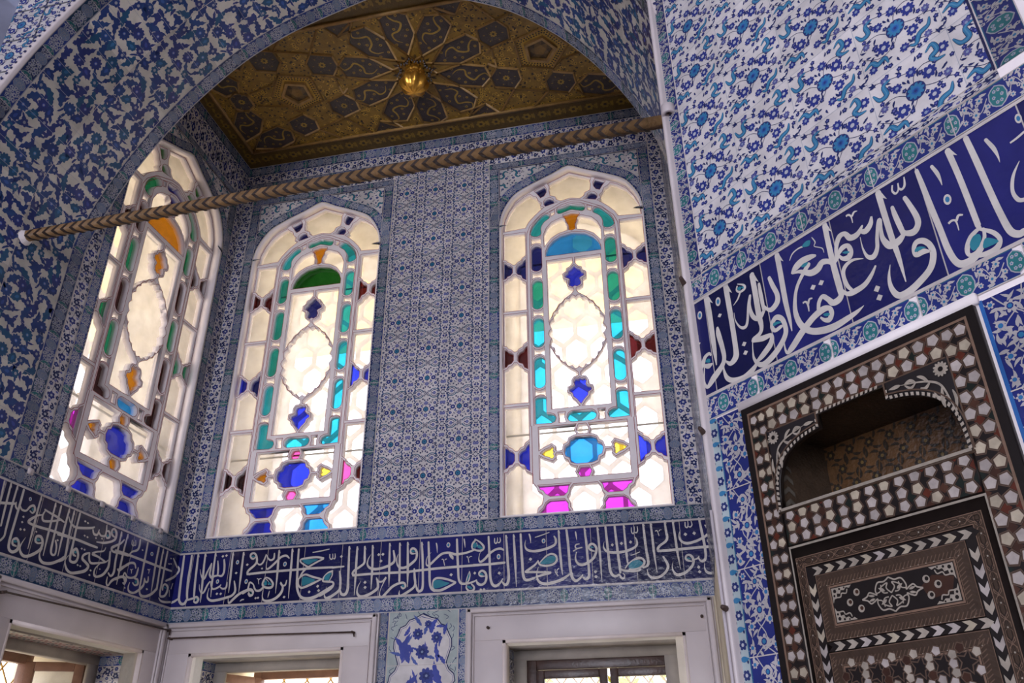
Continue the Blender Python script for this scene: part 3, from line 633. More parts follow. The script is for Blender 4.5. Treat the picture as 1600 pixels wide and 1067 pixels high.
# middle field: half round, tulip, two fleurons and the scalloped medallion
H.append(('half', [(.262, 5.998), (.262, 6.05), (.235, 6.12), (.19, 6.175), (.12, 6.222), (0, 6.245), (-.12, 6.222), (-.19, 6.175), (-.235, 6.12), (-.262, 6.05), (-.262, 5.998)]))
both('cr', [(.272, 6.11), (.276, 6.25), (.245, 6.325), (.195, 6.385), (.095, 6.428), (.055, 6.400), (.062, 6.365), (.044, 6.345), (.046, 6.268), (.13, 6.246), (.205, 6.200)])
H.append(('tul', [(.032, 6.275), (.030, 6.33), (.048, 6.372), (.060, 6.415), (.082, 6.438), (.075, 6.462), (0, 6.478), (-.075, 6.462), (-.082, 6.438), (-.060, 6.415), (-.048, 6.372), (-.030, 6.33), (-.032, 6.275), (0, 6.262)]))
FL1 = [(0, 5.868), (.030, 5.835), (.055, 5.822), (.058, 5.798), (.088, 5.775), (.090, 5.742), (.060, 5.728), (.045, 5.715), (.058, 5.680), (.050, 5.645), (.020, 5.628), (0, 5.640)]
H.append(('fl1', FL1 + sym(FL1[1:-1])[::-1]))
FL2 = [(0, 4.458), (.030, 4.500), (.060, 4.530), (.066, 4.560), (.095, 4.580), (.092, 4.612), (.060, 4.622), (.046, 4.640), (.056, 4.672), (.040, 4.700), (.018, 4.694), (0, 4.706)]
H.append(('fl2', FL2 + sym(FL2[1:-1])[::-1]))
def lens(t): return (.232 * math.cos(t) * (1 - .12 * abs(math.sin(t)) ** 3), 5.165 + .352 * math.sin(t))
med = []
NB = 22
for k in range(NB):
    t0, t1 = 2 * math.pi * k / NB + math.pi / 2, 2 * math.pi * (k + 1) / NB + math.pi / 2; a, b = np.array(lens(t0)), np.array(lens(t1)); c = (a + b) / 2; o = c - np.array((0, 5.165)); o /= np.linalg.norm(o)
    med += [a * .0 + a, a * .80 + b * .20 + o * .017, c * .6 + (a * .80 + b * .20) * .4 + o * .026, c + o * .029, c * .6 + (a * .2 + b * .8) * .4 + o * .026, a * .20 + b * .80 + o * .017]
med = [tuple(q) for q in med]
H.append(('med', med))
up = lambda e: [(e + .0, 5.948), (.255, 5.948), (.255, 5.285), (.228, 5.335), (.195, 5.392), (.145, 5.458), (.085, 5.520), (.035, 5.556), (.012, 5.585), (.012, 5.610), (.040, 5.618), (.070, 5.640), (.078, 5.680), (.070, 5.708), (.108, 5.730), (.110, 5.782), (.078, 5.802), (.072, 5.838), (.040, 5.852), (.012, 5.890)]
both('u', up(.012))
both('d', [(.012, 4.438), (.045, 4.486), (.080, 4.524), (.084, 4.552), (.114, 4.572), (.112, 4.622), (.076, 4.638), (.076, 4.680), (.055, 4.715), (.022, 4.718), (.012, 4.728), (.012, 4.752), (.040, 4.780), (.088, 4.812), (.145, 4.868), (.198, 4.940), (.230, 5.000), (.255, 5.050), (.255, 4.430), (.09, 4.430)])
# lower rectangle: blue oval, two hexagons, two arrow heads, four clear quarters
OV = [(.162, 4.04), (.150, 4.085), (.118, 4.100), (.108, 4.140), (.062, 4.158), (-.062, 4.158), (-.108, 4.140), (-.118, 4.100), (-.150, 4.085), (-.162, 4.04), (-.150, 3.995), (-.118, 3.980), (-.108, 3.940), (-.062, 3.924), (.062, 3.924), (.108, 3.940), (.118, 3.980), (.150, 3.995)]
H.append(('oval', OV))
H.append(('hx1', [(-.036, 4.184), (.036, 4.184), (.052, 4.226), (.032, 4.270), (-.032, 4.270), (-.052, 4.226)]))
H.append(('hx2', [(-.036, 3.898), (.036, 3.898), (.058, 3.855), (.034, 3.810), (-.034, 3.810), (-.058, 3.855)]))
both('ar', [(.362, 4.04), (.325, 4.068), (.288, 4.080), (.266, 4.096), (.250, 4.078), (.260, 4.052), (.246, 4.04), (.260, 4.028), (.250, 4.000), (.266, 3.984), (.288, 4.000), (.325, 4.012)])
both('q1', [(.374, 4.272), (.054, 4.272), (.072, 4.226), (.056, 4.182), (.075, 4.180), (.122, 4.158), (.136, 4.118), (.168, 4.102), (.182, 4.052), (.226, 4.050), (.236, 4.062), (.228, 4.090), (.262, 4.120), (.298, 4.104), (.335, 4.088), (.374, 4.062)])
both('q2', [(.374, 3.812), (.374, 4.018), (.335, 3.992), (.298, 3.976), (.262, 3.960), (.228, 3.990), (.236, 4.018), (.226, 4.030), (.182, 4.028), (.168, 3.978), (.136, 3.962), (.122, 3.922), (.075, 3.902), (.058, 3.900), (.080, 3.856), (.058, 3.812)])
# bottom row
both('bl', [(.668, 3.510), (.668, 3.888), (.640, 3.896), (.628, 3.924), (.600, 3.934), (XC + .012, 3.962), (XC - .012, 3.962), (.530, 3.934), (.500, 3.924), (.490, 3.894), (.432, 3.862), (.432, 3.785), (.410, 3.760), (.395, 3.715), (.362, 3.695), (.348, 3.645), (.362, 3.600), (.395, 3.575), (.405, 3.525), (.42, 3.510)])
both('bu', [(.388, 3.762), (.118, 3.762), (.140, 3.735), (.150, 3.690), (.178, 3.664), (.292, 3.664), (.330, 3.690), (.345, 3.715), (.370, 3.728)])
both('bd', [(.175, 3.634), (.148, 3.600), (.150, 3.560), (.130, 3.535), (.122, 3.510), (.392, 3.510), (.385, 3.540), (.350, 3.572), (.330, 3.612), (.300, 3.634)])
H.append(('bc', [(.104, 3.510), (.112, 3.545), (.128, 3.565), (.128, 3.605), (.150, 3.648), (.130, 3.680), (.122, 3.720), (.098, 3.752), (-.098, 3.752), (-.122, 3.720), (-.130, 3.680), (-.150, 3.648), (-.128, 3.605), (-.128, 3.565), (-.112, 3.545), (-.104, 3.510)]))

KIND = {'clear': 'clear glass panes', 'turquoise': 'turquoise panes', 'light_toned_teal': 'blue-green panes, some turquoise toned greener for the light higher up', 'blue': 'cobalt blue panes', 'sky': 'sky blue panes', 'navy_shaded': 'dark blue panes, the topmost darkened for shade under the eaves', 'red': 'ruby red panes', 'dark': 'nearly black ruby panes',
        'green': 'dark green pane', 'emerald': 'emerald green panes', 'magenta': 'magenta panes', 'pink': 'rose pink panes', 'amber': 'amber panes', 'yellow': 'yellow panes'}
def upper_window(name, label, c, place, colours, sx=1.0):
    """Arched window: plaster grille with every light cut through, red painted edges, one sheet of panes per colour, iron bars, outer lattice."""
    if sx != 1.0:
        place0 = place; place = lambda u, d, v: place0(c + (u - c) * sx, d, v)
    root = empty(name, place(c, 0, 3.49), label, 'window', None, 'structure')
    holes = [(k, [(x + c, z) for x, z in P]) for k, P in H]
    outer = [(x + c, z) for x, z in offset_poly(WIN, -0.002)]
    pg = plate('plaster_grille', outer, [P for _, P in holes], (.085), .150, place, PLASTER, root); tag(pg, 'white plaster grille')
    rw_ = plate('white_reveal', outer, [[(x + c, z) for x, z in offset_poly(WIN, -0.014)]], 0.0005, .0855, place, PLASTER, root); tag(rw_, 'white plaster edge around the grille')
    m = MB()
    for k, P in holes:
        a = np.array(P); b = offset_poly(a, .0042); n = len(a); V = [place(q[0], .0845, q[1]) for q in a] + [place(q[0], .0845, q[1]) for q in b]
        m.faces(V, [(i, (i + 1) % n, n + (i + 1) % n, n + i) for i in range(n)])
    for P in ([(.442, 4.285), (.442, 6.16), (.438, 6.29), (.405, 6.375), (.30, 6.495), (.10, 6.603), (0, 6.627)], [(.432, 3.772), (.432, 4.29)], [(.412, 4.29), (.412, 6.16), (.41, 6.28), (.38, 6.362), (.285, 6.475), (.09, 6.578), (0, 6.60)]):
        for sg in (1, -1):
            for (x0, z0), (x1, z1) in zip(P, P[1:]):
                d = np.array((x1 - x0, z1 - z0)); d = d / np.linalg.norm(d); q = np.array((-d[1], d[0])) * .0025
                m.face([place(sg * x + c, .0844, z) for x, z in ((x0 + q[0], z0 + q[1]), (x1 + q[0], z1 + q[1]), (x1 - q[0], z1 - q[1]), (x0 - q[0], z0 - q[1]))])
    tag(m.build('painted_outline', REDLINE, root), 'thin red painted outlines on the plaster')
    sheets = {}
    for k, P in holes:
        g = colours.get(k) or colours.get(k[:-2]) or 'clear'
        mm = sheets.setdefault(g, MB()); Q = offset_poly(np.array(P), .003); tri = tessellate_polygon([[Vector((q[0], q[1], 0)) for q in Q]])
        mm.faces([place(q[0], .146, q[1]) for q in Q], tri)
    for g, mm in sheets.items(): tag(mm.build('glass_pane', GL[g], root), KIND[g])
    for z in (4.255, 5.985):
        m = MB(); m.tube([place(c - .68, .19, z), place(c + .68, .19, z)], .009); tag(m.build('iron_bar', IRON, root), 'thin iron bar behind the glass')
    # outer lattice of honeycomb lights at the outside face of the wall
    hx = []
    for i in range(-3, 4):
        for j in range(0, 14):
            x = i * .25 + (.125 if j % 2 else 0); z = 3.56 + j * .265
            P = [(x + .105 * a, z + .155 * b) for a, b in ((0, 1), (.55, .72), (1, .45), (1, -.45), (.55, -.72), (0, -1), (-.55, -.72), (-1, -.45), (-1, .45), (-.55, .72))]
            top = np.interp(abs(x) + .11, [p[0] for p in FR[::-1]], [p[1] for p in FR[::-1]]) if abs(x) + .11 < .69 else 0
            if z + .16 < top and z - .155 > 3.5: hx.append([(q[0] + c, q[1]) for q in P])
    lt = plate('outer_lattice', outer, hx, .96, 1.0, place, LATTICE, root); tag(lt, 'outer plaster lattice of honeycomb openings')
    return root

sill = lambda r: None
on_b = lambda u, d, v: (u, d, v); on_l = lambda u, d, v: (-d, u, v)
PILLS = {'p0': 'turquoise', 'p1': 'turquoise', 'p2': 'turquoise', 'p3': 'turquoise', 'pa': 'turquoise', 'pt': 'light_toned_teal', 'pb': 'turquoise', 'lc': 'turquoise'}
upper_window('window_1', 'arched stained glass window on the left wall, amber and green lights around a clear medallion', WY, on_l, dict(PILLS, pt='navy_shaded', pa='emerald', pa_r='emerald', p0_l='dark', p1_l='emerald', p2_l='dark', p3_l='emerald', p0_r='emerald', p1_r='dark', p2_r='emerald', p3_r='dark', p0='dark', lc_l='dark', lc_r='dark', pb='sky', half='amber', tul='navy_shaded', fl1='amber', fl2='amber', hx1='amber', hx2='amber', ar='amber', oval='blue', xo0_l='dark', xi0_l='magenta', xo0_r='dark', xi0_r='dark', xo1_l='emerald', xi1_l='emerald', xo1_r='emerald', xi1_r='emerald', xo2='dark', xi2='dark', tx='green', bx='green', bu='blue', bd='blue'), 1.043)
upper_window('window_2', 'arched stained glass window with a dark green half round, left of the middle tile panel', WX[0], on_b, dict(PILLS, p0_l='light_toned_teal', p1_l='light_toned_teal', p2_l='light_toned_teal', half='green', tul='amber', fl1='navy_shaded', fl2='blue', hx1='pink', hx2='pink', ar_l='amber', ar_r='yellow', oval='blue', xo0_l='dark', xi0_l='dark', xi0_r='pink', xo0_r='red', xo1='blue', xi1_l='navy_shaded', xi1_r='blue', xo2='red', xi2='red', tx='navy_shaded', bx='navy_shaded', bu_l='blue', bd_l='blue', bu_r='sky', bd_r='sky'))
upper_window('window_3', 'arched stained glass window with a sky blue half round, right of the middle tile panel', WX[1], on_b, dict(PILLS, p0_l='navy_shaded', p0_r='light_toned_teal', p1='light_toned_teal', half='sky', tul='amber', fl1='blue', fl2='blue', hx2='magenta', ar='yellow', oval='sky', xo0='blue', xi0='blue', xo1='red', xi1='red', xo2='navy_shaded', xi2='navy_shaded', tx='navy_shaded', bx='navy_shaded', bu='magenta', bd='magenta'))

# ================================================================== tile cladding
def keep_window(c, sx=1.0):
    def inside(q):
        x, z = (q[0] - c) / sx, q[1]
        if abs(x) >= .72 or z < 3.46: return False
        return z < np.interp(max(abs(x) - .02, 0), [p[0] for p in FR[::-1]], [p[1] for p in FR[::-1]]) + .02
    return lambda p: not any(inside(q) for q in p)

def arch_band(mb, fn, c, w=.095, base=.003, sx=1.0):
    """Border tiles following the head of a window, down both jambs."""
    J = np.array(WIN) * (sx, 1) + (c, 0)
    inn = np.array(smooth([J[0]] + list(J[1:-1]) + [J[-1]], 3)); inn = inn[(inn[:, 1] >= 3.49)]
    sl = np.concatenate([[0], np.cumsum(np.linalg.norm(np.diff(inn, axis=0), axis=1))]); T = np.gradient(inn, axis=0); T /= np.linalg.norm(T, axis=1, keepdims=True); Nn = np.stack([T[:, 1], -T[:, 0]], 1)
    def f2(u, v, h):
        x = np.interp(u, sl, inn[:, 0]); z = np.interp(u, sl, inn[:, 1]); nx = np.interp(u, sl, Nn[:, 0]); nz = np.interp(u, sl, Nn[:, 1]); k = 1 / np.maximum(np.hypot(nx, nz), .3)
        return fn(x + nx * k * v, z + nz * k * v, h)
    strip(mb, f2, BORD, BORD_L, 0, 0.0, sl[-1], 0, w, .11, base, cuts=sl)
    # fine dotted edge against the plaster
    g = Pat(); k = 0
    while k * .03 < sl[-1]: g.rect(k * .03, .001, k * .03 + .018, .007, INK, 5); k += 1
    emit(mb, g, f2, None, base, cuts=sl)

# ---- back wall
def thing_mesh(mb, name, label, cat, group=None, mat=GLAZE, kind=None): return tag(mb.build(name, mat), label, cat, group, kind)
m = MB(); field(m, on_back, CENT, .303, 2.143, 5.108, (1.70, 3.49, 2.70, 7.29)); thing_mesh(m, 'tilework', 'tall white and blue flowered tile panel between the two back windows', 'tile panel')
RFLD_S = Pat(); r5 = random.Random(12); RFLD_S.rect(-.145, -.145, .145, .145, WHITE, 0)
for sg in (1, -1):
    for P_ in ([(.13, .10), (.10, .12), (.075, .095), (.085, .06), (.06, .035), (.03, .05)], [(.03, -.02), (.05, -.05), (.085, -.045), (.095, -.08), (.125, -.09)]): RFLD_S.line([(sg * x, y) for x, y in P_], .022, INK, 1.3, 5, True); RFLD_S.line([(sg * x, y) for x, y in P_], .0175, (.035, .17, .25), 1.8, 5, True)
    for x, y, q in ((.05, .10, .015), (.11, .03, .016), (.02, .0, .012), (.07, -.10, .015), (.12, -.035, .011), (.02, -.09, .013), (.03, .13, .011), (.125, .135, .011), (.125, -.135, .011)): RFLD_S.flower(sg * x, y, q, 7, mul(COBALT, .95) if q > .012 else NAVY, MIST, 2.2)
for k in range(36): RFLD_S.leaf(r5.uniform(-.14, .14), r5.uniform(-.14, .14), r5.random() * 6.28, .022, .009, mul(NAVY, 1.2), .8, 1.2, 4)
def surround(fn, c, u0, u1, ztop, label, sx=1.0):
    """Border tiles around a window and the two flowered corner pieces above its head."""
    root = empty('window_tile_surround', tuple(fn(np.array([c]), np.array([3.49]), np.array([0.0]))[0]), label, 'tile surround', 'tile surrounds of the arched windows')
    m = MB(); field(m, fn, RFLD_S, .29, c + .145, 6.90, (u0 + .10, 6.40, u1 - .10, ztop), .0005, keep=keep_window(c, sx)); m.build('corner_tiles', GLAZE, root)
    g = Pat()
    for sg in (1, -1):
        o = [(c + sg * x * sx, z) for x, z in ((.585, 6.86), (.585, 7.052), (.06, 7.052))]; a_ = [(c + sg * (x + .1 * (x / .69)) * sx, z + .1) for x, z in FR if z > 6.5 and x > .1]
        g.line([(c + sg * .685 * sx, 6.66), (c + sg * .685 * sx, 7.052), (c + sg * .05, 7.052)], .008, INK, 6, 1)
    emit(m2 := MB(), g, fn, None, .0006); m2.build('corner_outline', GLAZE, root)
    m = MB(); arch_band(m, fn, c, .10, sx=sx)
    m.build('arch_border_tiles', GLAZE, root)
    m = MB(); strip(m, fn, BORD, BORD_L, c - .69 * sx - .10, ztop, 1.38 * sx + .2, 0, .075, .11, .0035)
    strip(m, fn, BORD, BORD_L, c - .69 * sx, 6.30, ztop - 6.30, math.pi / 2, .10, .11, .0035); strip(m, fn, BORD, BORD_L, c + .69 * sx + .10, 6.30, ztop - 6.30, math.pi / 2, .10, .11, .0035)
    m.build('frame_border_tiles', GLAZE, root)
    return root
surround(on_back, WX[0], .105, 1.70, 7.06, 'blue border tiles framing the back window with the green half round')
surround(on_back, WX[1], 2.70, 4.295, 7.06, 'blue border tiles framing the back window with the sky blue half round')
surround(on_left, WY, -1.77, -.13, 7.06, 'dim blue border tiles framing the window on the left wall', 1.043)
gB = 'rows of border tiles on the alcove walls'
def run(name, label, fn, *a, **k):
    m = MB(); strip(m, fn, *a, **k); return thing_mesh(m, name, label, 'tile border', gB if k.get('w', 0) else None)
gF = 'flowered strips in the alcove corners'
def frun(label, fn, u, v, ln, ang, w=.11):
    m = MB(); strip(m, fn, FLOR, .30, u, v, ln, ang, w, .105, 0, (.9, 1.05), grout=.003); return thing_mesh(m, 'flowered_tile_strip', label, 'tile strip', gF)
frun('white flowered strip on the back wall beside the left corner', on_back, .11, 3.49, 3.87, math.pi / 2)
frun('white flowered strip on the back wall beside the right corner', on_back, 4.40, 3.49, 3.87, math.pi / 2)
frun('dim flowered strip on the left wall beside the corner', on_left, 0, 3.49, 3.87, math.pi / 2, .128)
frun('flowered strip on the left wall between window and arch border', on_left, -1.77, 3.49, 3.87, math.pi / 2, .128)
m = MB(); strip(m, on_back, FLOR, .30, 0, 7.36, 4.4, 0, .11, .105, 0, (.9, 1.05)); thing_mesh(m, 'flowered_tile_strip', 'white flowered strip running under the top border of the back wall', 'tile strip', gF)
m = MB(); strip(m, on_left, FLOR, .30, -1.9, 7.36, 1.9, 0, .11, .105, 0, (.9, 1.05)); thing_mesh(m, 'flowered_tile_strip', 'dim flowered strip high on the left wall under the ceiling', 'tile strip', gF)
run('tile_border', 'top row of border tiles under the gilded ceiling on the back wall', on_back, BORD, BORD_L, 0, 7.47, 4.4, 0, .125)
run('tile_border', 'top row of border tiles under the ceiling on the left wall', on_left, BORD, BORD_L, -1.9, 7.47, 1.9, 0, .125)
run('tile_border', 'row of border tiles behind the tie beam on the back wall', on_back, BORD, BORD_L, 0, 7.29, 4.4, 0, .07)
for x, l in ((.115, 'left'), (2.705, 'right')):
    m = MB(); strip(m, on_back, FLOR, .30, x, 7.135, 1.58, 0, .155, .105); thing_mesh(m, 'flowered_tile_strip', 'white flowered strip above the head of the %s back window' % l, 'tile strip', gF)
m = MB(); strip(m, on_left, FLOR, .30, -1.9, 7.135, 1.77, 0, .225, .105); thing_mesh(m, 'flowered_tile_strip', 'dim flowered strip above the head of the left window', 'tile strip', gF)
run('tile_border', 'row of blue border tiles between the back windows and the inscription', on_back, BORD, BORD_L, 0, 3.372, 4.4, 0, .118)
run('tile_border', 'row of dark border tiles between the left window and the inscription', on_left, BORD, BORD_L, -3.06, 3.372, 3.06, 0, .118)
run('tile_border', 'row of border tiles between the back inscription and the marble frames', on_back, BORD, BORD_L, 0, 2.800, 4.4, 0, .118)
run('tile_border', 'row of border tiles between the left inscription and the marble frame', on_left, BORD, BORD_L, -3.06, 2.800, 3.06, 0, .118)
run('tile_border', 'upright border tiles left of the lobed panel between the marble frames', on_back, BORD, BORD_L, 1.92, 1.6, 1.20, math.pi / 2, .095)
run('tile_border', 'upright border tiles right of the lobed panel between the marble frames', on_back, BORD, BORD_L, 2.575, 1.6, 1.20, math.pi / 2, .095)
# small pale clips on the left sill border
for k in range(5):
    y = -1.86 + k * .375; m = MB(); m.box(0, .012, y, y + .045, 3.462, 3.502); tag(m.build('plaster_clip', MARBLE), 'small pale square set on the border tiles under the left window', 'clip', 'pale squares under the left window')

m = MB(); on_r = lambda u, v, h: np.stack([4.4 - h, u, v], 1)
for k in range(5): strip(m, on_r, FLOR if k in (0, 1, 3) else BORD, .30 if k in (0, 1, 3) else BORD_L, -.13 - k * .35 + .13, 2.8, 4.75, math.pi / 2, .35, .105 if k in (0, 1, 3) else .11)
thing_mesh(m, 'flowered_tile_strip', 'flowered tiles on the right wall of the alcove, seen edge-on', 'tile strip', None)

# ---- lobed panel
def lobed(z0, seed):
    p = Pat(); r = random.Random(seed); return p
m = MB(); p = Pat(); p.rect(1.925, 1.6, 2.475, 2.797, (0.36, 0.42, 0.42), 0); r = random.Random(4)
for k in range(150):
    x, z = r.uniform(1.94, 2.46), r.uniform(1.62, 2.78); p.line([(x, z), (x + r.uniform(-.03, .03), z + .02), (x + r.uniform(-.03, .03), z + .04)], .004, mul(NAVY, 1.2), .5, 3); p.leaf(x, z, r.random() * 6.28, .022, .010, (0.46, .50, .50), .8, .7, 4)
LB = [(2.20, 2.785), (2.135, 2.752), (2.085, 2.738), (2.055, 2.700), (2.015, 2.685), (1.992, 2.630), (1.968, 2.585), (1.966, 2.535), (1.985, 2.480), (2.005, 2.420), (1.985, 2.375), (1.945, 2.340), (1.935, 2.290), (1.935, 1.62)]
LB = LB + [(4.4 - x, z) for x, z in LB[::-1][1:]]
p.poly(LB, mul(NAVY, 1.0), 1.2); p.poly(offset_poly(LB, -.008), WHITE, 1.6); p.poly(offset_poly(LB, -.016), mul(COBALT, 1.3), 1.8); p.poly(offset_poly(LB, -.019), WHITE, 2.0)
BB = (0.05, 0.07, 0.34); BC = (0.035, 0.05, 0.24)
for k in range(46):
    x, z = r.uniform(1.99, 2.41), r.uniform(1.65, 2.70)
    if abs(x - 2.2) < .17 or z < 2.25: p.leaf(x, z, r.uniform(.3, 2.8), r.uniform(.06, .13), r.uniform(.015, .03), r.choice((BB, (.07, .11, .36), (.09, .10, .38))), r.uniform(-1.2, 1.2), 2.3, 7, .2)
for x, z, rr in ((2.16, 2.63, .045), (2.20, 2.50, .055), (2.31, 2.60, .045), (2.24, 2.70, .03), (2.24, 2.33, .06), (2.08, 2.20, .055)): p.flower(x, z, rr, 9, BC, None, 3, depth=.25); p.flower(x, z, rr * .5, 7, mul(BC, .6), MIST, 4)
for x, z, a, l, w, b in ((2.10, 2.42, 1.9, .24, .06, .5), (2.04, 2.44, 1.6, .22, .05, -.7), (2.13, 2.50, 2.4, .15, .05, .6), (2.27, 2.63, 1.9, .12, .05, -1.6), (2.32, 2.42, 1.5, .14, .035, .5), (2.02, 2.22, .4, .2, .06, .6), (2.36, 2.25, 2.2, .2, .06, -.6), (2.1, 2.12, 1.3, .22, .07, .4), (2.2, 2.1, 1.0, .26, .07, .5), (2.3, 2.02, 2.0, .22, .06, .6), (2.03, 2.0, 1.2, .2, .06, .6), (2.38, 2.40, 1.8, .1, .03, 1), (2.05, 2.62, .6, .09, .03, .9), (2.1, 1.8, 1.3, .24, .08, .4), (2.3, 1.75, 1.8, .24, .08, -.4)): p.leaf(x, z, a, l, w, BB, b, 2.6, 9, .2)
emit(m, p, on_back, (1.925, 1.6, 2.475, 2.797)); g = Pat().rect(1.925, 2.405, 2.475, 2.41, GROUT, 5); emit(m, g, on_back)
thing_mesh(m, 'tilework', 'small blue leaf panel with a lobed outline between the two marble window frames', 'tile panel')

# ---- arch: soffit tiles of the jamb and vault, borders either side
smax = float(_sl[-1]); U0 = 1.295
root = empty('arch_tiling', (0, -2.5, 5.2), 'big dark blue leaf tiles lining the underside of the arch', 'tile lining')
m = MB(); u = U0; k = 0
while u < smax - U0:
    for v in (-2.97, -2.50):
        emit(m, SAZ[(k * 2 + (v > -2.6)) % 3], on_soffit, (U0, -2.97, smax - U0, -2.03), 0, rnd.uniform(.85, 1.12), dx=u, dy=v, cuts=_sl)
    u += .60; k += 1
uu = [U0 + .3 * i for i in range(6)] + [3.0 + .135 * i for i in range(int((smax - 6.0) / .135))] + [smax - U0 - .3 * i for i in range(6)]
def longline(x0, x1, y0, y1):
    n = max(2, int((x1 - x0) / .1)); xs = np.linspace(x0, x1, n)
    for a, b in zip(xs, xs[1:]): yield [(a, y0), (b, y0), (b, y1), (a, y1)]
g = Pat()
for q in longline(U0, smax - U0, -2.5025, -2.4975): g.poly(q, GROUT, 5)
for x in uu: g.rect(x - .0012, -2.97, x + .0012, -2.03, mul(PALE, .9), 5)
emit(m, g, on_soffit, cuts=_sl); m.build('leaf_tiles', GLAZE, root)
m = MB(); strip(m, on_soffit, BORD, .24, U0, -2.03, smax - 2 * U0, 0, .125, .11, .0005, (.7, 1.0), grout=.003, cuts=_sl - U0); m.build('inner_border_tiles', GLAZE, root)
m = MB(); strip(m, on_soffit, BORD, .24, U0, -3.09, smax - 2 * U0, 0, .12, .11, .0005, (.55, .9), grout=.003, cuts=_sl - U0); m.build('outer_border_tiles', GLAZE, root)
# front face of the arch: pale rim and spandrel tiles
m = MB(); n = len(ARCH)
rim_in = [(x, z) for x, z in ARCH if z > 5.19]; rim_c = np.array(rim_in); rn_ = np.array([_nn[i] for i in range(n) if ARCH[i][1] > 5.19])
for i in range(len(rim_c) - 1):
    prof = []
    for q, nn in ((rim_c[i], rn_[i]), (rim_c[i + 1], rn_[i + 1])):
        prof.append([(q[0] - nn[0] * a, -3.1 - d, q[1] - nn[1] * a) for a, d in ((-.004, -.01), (-.004, .012), (.006, .024), (.030, .026), (.045, .018), (.05, 0))])
    a, b = prof
    m.faces(a + b, [(j, j + 1, 6 + j + 1, 6 + j) for j in range(5)])
rim = m.build('arch_rim', MARBLE, root, True); tag(rim, 'pale rounded rim of the arch')
m = MB(); g = Pat()
s2 = 0.0
seg = np.linalg.norm(np.diff(rim_c, axis=0), axis=1); cs = np.concatenate([[0], np.cumsum(seg)])
def on_rim(u, v, h):
    x = np.interp(u, cs, rim_c[:, 0]); z = np.interp(u, cs, rim_c[:, 1]); nx = np.interp(u, cs, rn_[:, 0]); nz = np.interp(u, cs, rn_[:, 1])
    return np.stack([x - nx * v, -3.1 - h, z - nz * v], 1)
for i in range(int(cs[-1] / .05)): g.circle(i * .05 + .02, .018, .011, NAVY, 1, 7)
emit(m, g, on_rim, None, .0265, cuts=cs); m.build('rim_dots', GLAZE, root)
m = MB(); field(m, on_front, RFLD, .30, .1, 6.9, (-.6, 5.2, 4.4, 8.3), .001, (.8, 1), keep=lambda p: not any((0 < q[0] < 4.4 and q[1] < np.interp(q[0], ARCH[:, 0], ARCH[:, 1])) for q in p)); m.build('spandrel_tiles', GLAZE, root)

